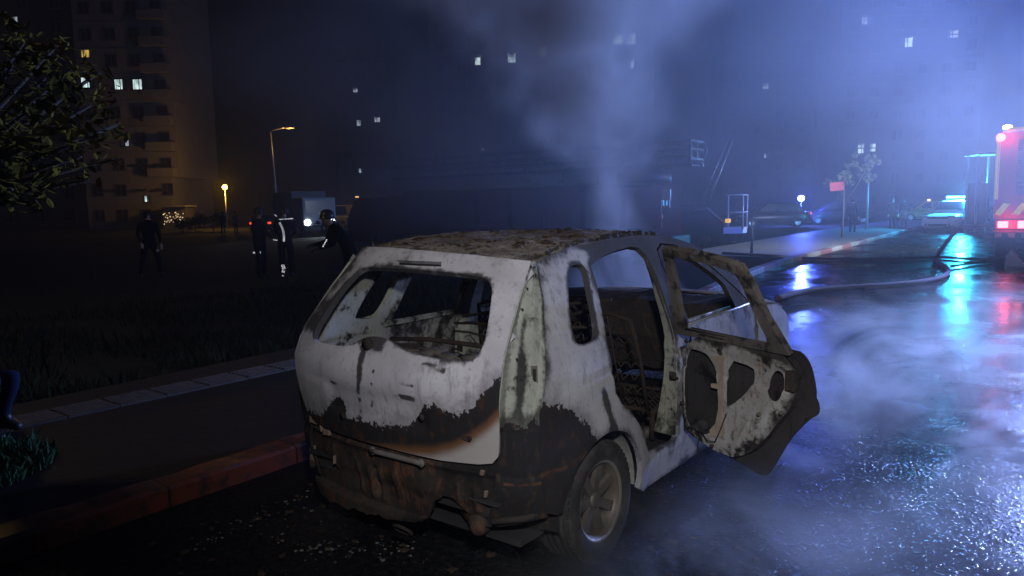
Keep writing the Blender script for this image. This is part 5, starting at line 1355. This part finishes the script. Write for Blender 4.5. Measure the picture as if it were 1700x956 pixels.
reflector(o, [Vector((0, 0, 1.43)) + f_ * .19 - r_ * .06, Vector((0, 0, 1.36)) + f_ * .19 - r_ * .02, Vector((0, 0, 1.24)) + f_ * .19 + r_ * .02, Vector((0, 0, 1.08)) + f_ * .19 + r_ * .04, Vector((0, 0, .94)) + f_ * .19 + r_ * .03], .055)
reflector(o, [Vector((0, 0, 1.63)) + f_ * .19 - r_ * .17, Vector((0, 0, 1.58)) + f_ * .19 - r_ * .11], .04); reflector(o, [Vector((0, 0, 1.50)) + f_ * .19 - r_ * .06, Vector((0, 0, 1.52)) + f_ * .2 + r_ * .30], .02)
reflector(o, [Vector((0, 0, 1.00)) + f_ * .2 - r_ * .24, Vector((0, 0, .98)) + f_ * .2 - r_ * .12], .04)
reflector(o, [Vector((0, 0, .36)) + f_ * .17 - r_ * .04, Vector((0, 0, .24)) + f_ * .17 - r_ * .01], .09); reflector(o, [Vector((0, 0, .19)) + f_ * .17 - r_ * .07, Vector((0, 0, .17)) + f_ * .17 + r_ * .01], .06); reflector(o, [Vector((0, 0, .09)) + f_ * .17 - r_ * .07, Vector((0, 0, .07)) + f_ * .17 - r_ * .02], .04)
# silhouettes
person('dim figure in black with legs apart on the dark verge, furthest left standing', gpt(243, 20), toward(243, 20, R(15)), dict(kneeR=(.2, .06, .5), ankR=(.27, 0, .09), heelR=(.27, -.03, .045), toeR=(.30, .18, .035), kneeL=(-.2, .04, .5), ankL=(-.24, -.02, .09), heelL=(-.24, -.05, .045), toeL=(-.27, .16, .035), elR=(.27, .02, 1.17), wrR=(.24, .14, .96), elL=(-.26, .0, 1.16), wrL=(-.27, .08, .91)), M_blackc, M_blackc, 'hair', None, 1.0, 1.15)
o, h = person('bending figure in dark clothes with a shining sleeve band, just left of the burnt roof', gpt(580, 13.5), toward(580, 13.5, R(-75)), dict(waist=(0, .10, 1.12), chest=(0, .24, 1.30), neck=(0, .33, 1.43), chin=(0, .38, 1.48), head=(0, .42, 1.56), crown=(0, .44, 1.64), nose=(0, .51, 1.53), shR=(.19, .27, 1.38), shL=(-.19, .27, 1.38), elR=(.25, .38, 1.12), wrR=(.20, .60, 1.10), elL=(-.25, .38, 1.12), wrL=(-.2, .60, 1.06)), M_blackc, M_blackc, 'helmet', None, 1.0, 1.28)
r_, f_ = lateral(o); e = h['elL'] * .5 + h['wrL'] * .5
reflector(o, [e + f_ * .09 - r_ * .05 + Vector((0, 0, -.02)), e + f_ * .09 + r_ * .03 + Vector((0, 0, .12))], .035)
for i, (px, D, cov, lb, tp, lg) in enumerate([(368, 58, 'hair', 'tiny dark onlooker under the orange globe lamp, left one of the pair', M_blackc, M_navy), (389, 58, 'hair', 'tiny onlooker in grey under the orange globe lamp, right one of the pair', M_grey, M_navy),
                                        (1482, 41, 'hair', 'onlooker in a dark jacket beside the yellow taxi, left one of the pair', M_blackc, M_blackc), (1502, 42, 'hair', 'onlooker in pale trousers beside the yellow taxi, right one of the pair', M_blackc, M_grey),
                                        (1416, 37, 'hair', 'dark onlooker standing right behind the trunk of the young tree', M_blackc, M_blackc)]):
    person(lb, gpt(px, D), toward(px, D, R((-30, 40, 20, -160, 150)[i])), dict(elR=(.27, -.02, 1.16), wrR=(.20, .14, .98)) if i % 2 else {}, tp, lg, cov, 'onlookers around the scene')
# walker at the left edge: only a leg in blue jeans reaches into the frame
pw = gpt(-84, 5.25, .118); person('person in blue jeans crouching at the left edge, only a knee in view', pw, -YAW - R(90), dict(pelvis=(0, -.10, .36), waist=(0, -.10, .50), chest=(0, -.05, .72), neck=(0, .0, .88), chin=(0, .03, .95), head=(0, .04, 1.04), crown=(0, .03, 1.12), nose=(0, .13, 1.01), hipR=(.10, -.08, .34), hipL=(-.10, -.08, .34), kneeR=(.14, .30, .50), kneeL=(-.14, .26, .44), ankR=(.13, .17, .09), ankL=(-.13, .10, .09), heelR=(.13, .13, .045), heelL=(-.13, .06, .045), toeR=(.14, .33, .035), toeL=(-.14, .27, .035), shR=(.19, -.03, .80), shL=(-.19, -.03, .80), elR=(.25, -.02, .54), elL=(-.25, -.02, .54), wrR=(.13, .08, .60), wrL=(-.13, .08, .60)), M_blackc, M_jean, 'hair')

# ---- burnt crumbs and pale foam flecks on the wet road behind the car
vs_ = []; q = MB(); q2 = MB()
for i in range(0, 420, 2):
    if i < 150: a = random.random(); px = 330 + 180 * a + random.gauss(0, 8); py = 905 - 85 * a + random.gauss(0, 5)
    elif i < 340: a = random.random(); px = 500 + 210 * a + random.gauss(0, 10); py = 905 + 30 * a * (1 if random.random() < .5 else .1) + random.gauss(0, 6)
    else: px = random.uniform(440, 560); py = random.uniform(840, 935)
    c = G(px, py, .006); s = random.uniform(.0015, .006) * random.choice((1, 1, 1.9)); (lump(q, c, (s, s * random.uniform(.6, 1.3), s * .45), i * 1.9) if i % 3 else lump(q2, c, (s * 1.2, s, s * .5), i * 1.9))
tag(q.build('foam_flecks', simple('pale_foam', (.13, .12, .10), .4, var=.5, scale=60)), 'pale foam flecks scattered on the wet road behind the burnt car', 'foam', None, 'stuff')
for i in range(160):
    c = Vector((random.uniform(-1.2, 1.6), random.uniform(-1.5, .6), .005)); s = random.uniform(.006, .03); lump(q2, c, (s, s * random.uniform(.5, 1.2), s * .35), i * 2.9)
tag(q2.build('charred_crumbs', M_soot), 'charred crumbs and flakes lying around the burnt car', 'debris', None, 'stuff')

# ================================================================== AIR: haze over the whole place, smoke from the wreck, steam on the road
t = NT('haze_air'); t.t.nodes.remove(t.bsdf); pv = t.n('ShaderNodeVolumePrincipled'); pv.inputs['Color'].default_value = (.85, .87, .92, 1); pv.inputs['Density'].default_value = .0011; pv.inputs['Anisotropy'].default_value = .25
t.lk(pv.outputs[0], t.out.inputs['Volume'])
mb = MB(); mb.box((-40, 70, 24), (330, 260, 50)); hz = mb.build('haze', t.m); tag(hz, None, None, None, 'stuff')


def smoke_mat(name, col, build, aniso=.3, rate=1.0):
    t = NT(name); t.t.nodes.remove(t.bsdf); pv = t.n('ShaderNodeVolumePrincipled'); pv.inputs['Color'].default_value = (*col, 1); pv.inputs['Anisotropy'].default_value = aniso
    v = t.obj(); s = t.n('ShaderNodeSeparateXYZ'); t.lk(v, s.inputs[0]); d = build(t, v, *s.outputs); t.lk(d, pv.inputs['Density']); t.lk(pv.outputs[0], t.out.inputs['Volume'])
    try: t.m.cycles.volume_step_rate = rate
    except Exception: pass
    return t.m


# smoke column: centre line and radius as functions of height (object space = world)
PL = [(1.0, at(1050, 470, 5.6), .30), (1.7, at(1018, 372, 6.0), .36), (3.0, None, .6)]
cz = [(p_.z, p_.x, p_.y, r) for p_, r in ((at(1075, 500, 5.7), .45), (at(1022, 372, 6.1), .34), (at(1005, 250, 6.5), .46), (at(975, 120, 7.0), 1.05), (at(930, 0, 7.6), 1.75), (at(880, -160, 8.4), 2.7))]
A_ = np.array(cz); fx = np.polyfit(A_[:, 0], A_[:, 1], 3); fy = np.polyfit(A_[:, 0], A_[:, 2], 3); fr = np.polyfit(A_[:, 0], A_[:, 3], 3)


def poly(t, z, c):
    r = float(c[0])
    for k in c[1:]: r = t.math('ADD', t.math('MULTIPLY', r, z), float(k))
    return r


def plume(t, v, x, y, z):
    w1 = t.noise(.9, 3, .5, v); wx = t.math('MULTIPLY', t.math('SUBTRACT', w1, .5), 1.5)
    dx = t.math('ADD', t.math('SUBTRACT', x, poly(t, z, fx)), wx); dy = t.math('SUBTRACT', y, poly(t, z, fy)); rr = t.math('SQRT', t.math('ADD', t.math('MULTIPLY', dx, dx), t.math('MULTIPLY', dy, dy)))
    q = t.math('SUBTRACT', 1.0, t.math('DIVIDE', rr, poly(t, z, fr)), True); q = t.math('POWER', q, 1.6)
    n = t.noise(1.7, 5, .6, t.mapv(v, (1, 1, .62), (0, 0, 2.3)), .6)
    d = t.math('MULTIPLY', q, t.ramp(n, .38, .72)); return t.math('MULTIPLY', d, t.ramp(z, 1.0, 5.4, 10.5, 2.4))


vs = []; fs = []; zz = np.linspace(.75, 6.6, 16)
for z in zz:
    cx, cy, r = np.polyval(fx, z), np.polyval(fy, z), np.polyval(fr, z) * 1.25 + .25
    for k in range(16): a = 2 * PI * k / 16; vs.append((cx + r * math.cos(a), cy + r * math.sin(a), z))
for i in range(len(zz) - 1):
    for k in range(16): fs.append((i * 16 + k, i * 16 + (k + 1) % 16, (i + 1) * 16 + (k + 1) % 16, (i + 1) * 16 + k))
fs += [tuple(range(15, -1, -1)), tuple(range((len(zz) - 1) * 16, len(zz) * 16))]
tag(link('smoke_column', mesh_of('smoke_column', vs, fs), smoke_mat('smoke', (.82, .83, .88), plume, .5, .32)), 'pale smoke column rising from the front of the burnt car', 'smoke', None, 'stuff')


# broad drifting smoke behind and to the right of the car
def drift(t, v, x, y, z):
    n = t.noise(.20, 5, .58, t.mapv(v, (1, 1, 1.3), (3.1, 1.2, 0)), .5)
    e = t.math('MULTIPLY', t.ramp(z, .2, 2.0), t.ramp(z, 8.5, 13.5, 1, 0))
    e = t.math('MULTIPLY', e, t.ramp(x, -.5, 3.0, 1, .30))
    return t.math('MULTIPLY', t.math('MULTIPLY', t.ramp(n, .36, .66), e), .075)


mb = MB(); mb.box((-3.9, 11.6, 6.95), (20.4, 12.2, 13.3)); tag(mb.build('drifting_smoke', smoke_mat('drift_smoke', (.82, .84, .9), drift, .3, .8)), 'blue-lit smoke drifting over the road beyond the burnt car', 'smoke', None, 'stuff')


# steam curling low over the hot wet road right of the car
def steam(t, v, x, y, z):
    n = t.noise(1.25, 6, .62, t.mapv(v, (1, .75, 1.5), (1.7, .3, 0)), 1.0); n2 = t.noise(.35, 2, .5, v)
    hh = t.ramp(n2, .35, .65, .25, 1.25); e = t.ramp(t.math('DIVIDE', z, hh), .05, 1.0, 1, 0)
    sx = t.ramp(x, .80, 1.15); sy = t.math('MULTIPLY', t.ramp(y, -1.5, -.5), t.ramp(y, 3.0, 8.0, 1, .18))
    sx = t.math('MULTIPLY', sx, t.ramp(x, 2.3, 4.3, 1, .10))
    return t.math('MULTIPLY', t.math('MULTIPLY', t.math('MULTIPLY', t.ramp(n, .44, .80), e), t.math('MULTIPLY', sx, sy)), 2.3)


mb = MB(); mb.box((3.6, 5.0, .71), (5.6, 13.2, 1.4)); tag(mb.build('ground_steam', smoke_mat('steam', (.88, .9, .94), steam, .5, .22)), 'low steam curling over the hot wet road beside the open car door', 'steam', None, 'stuff')
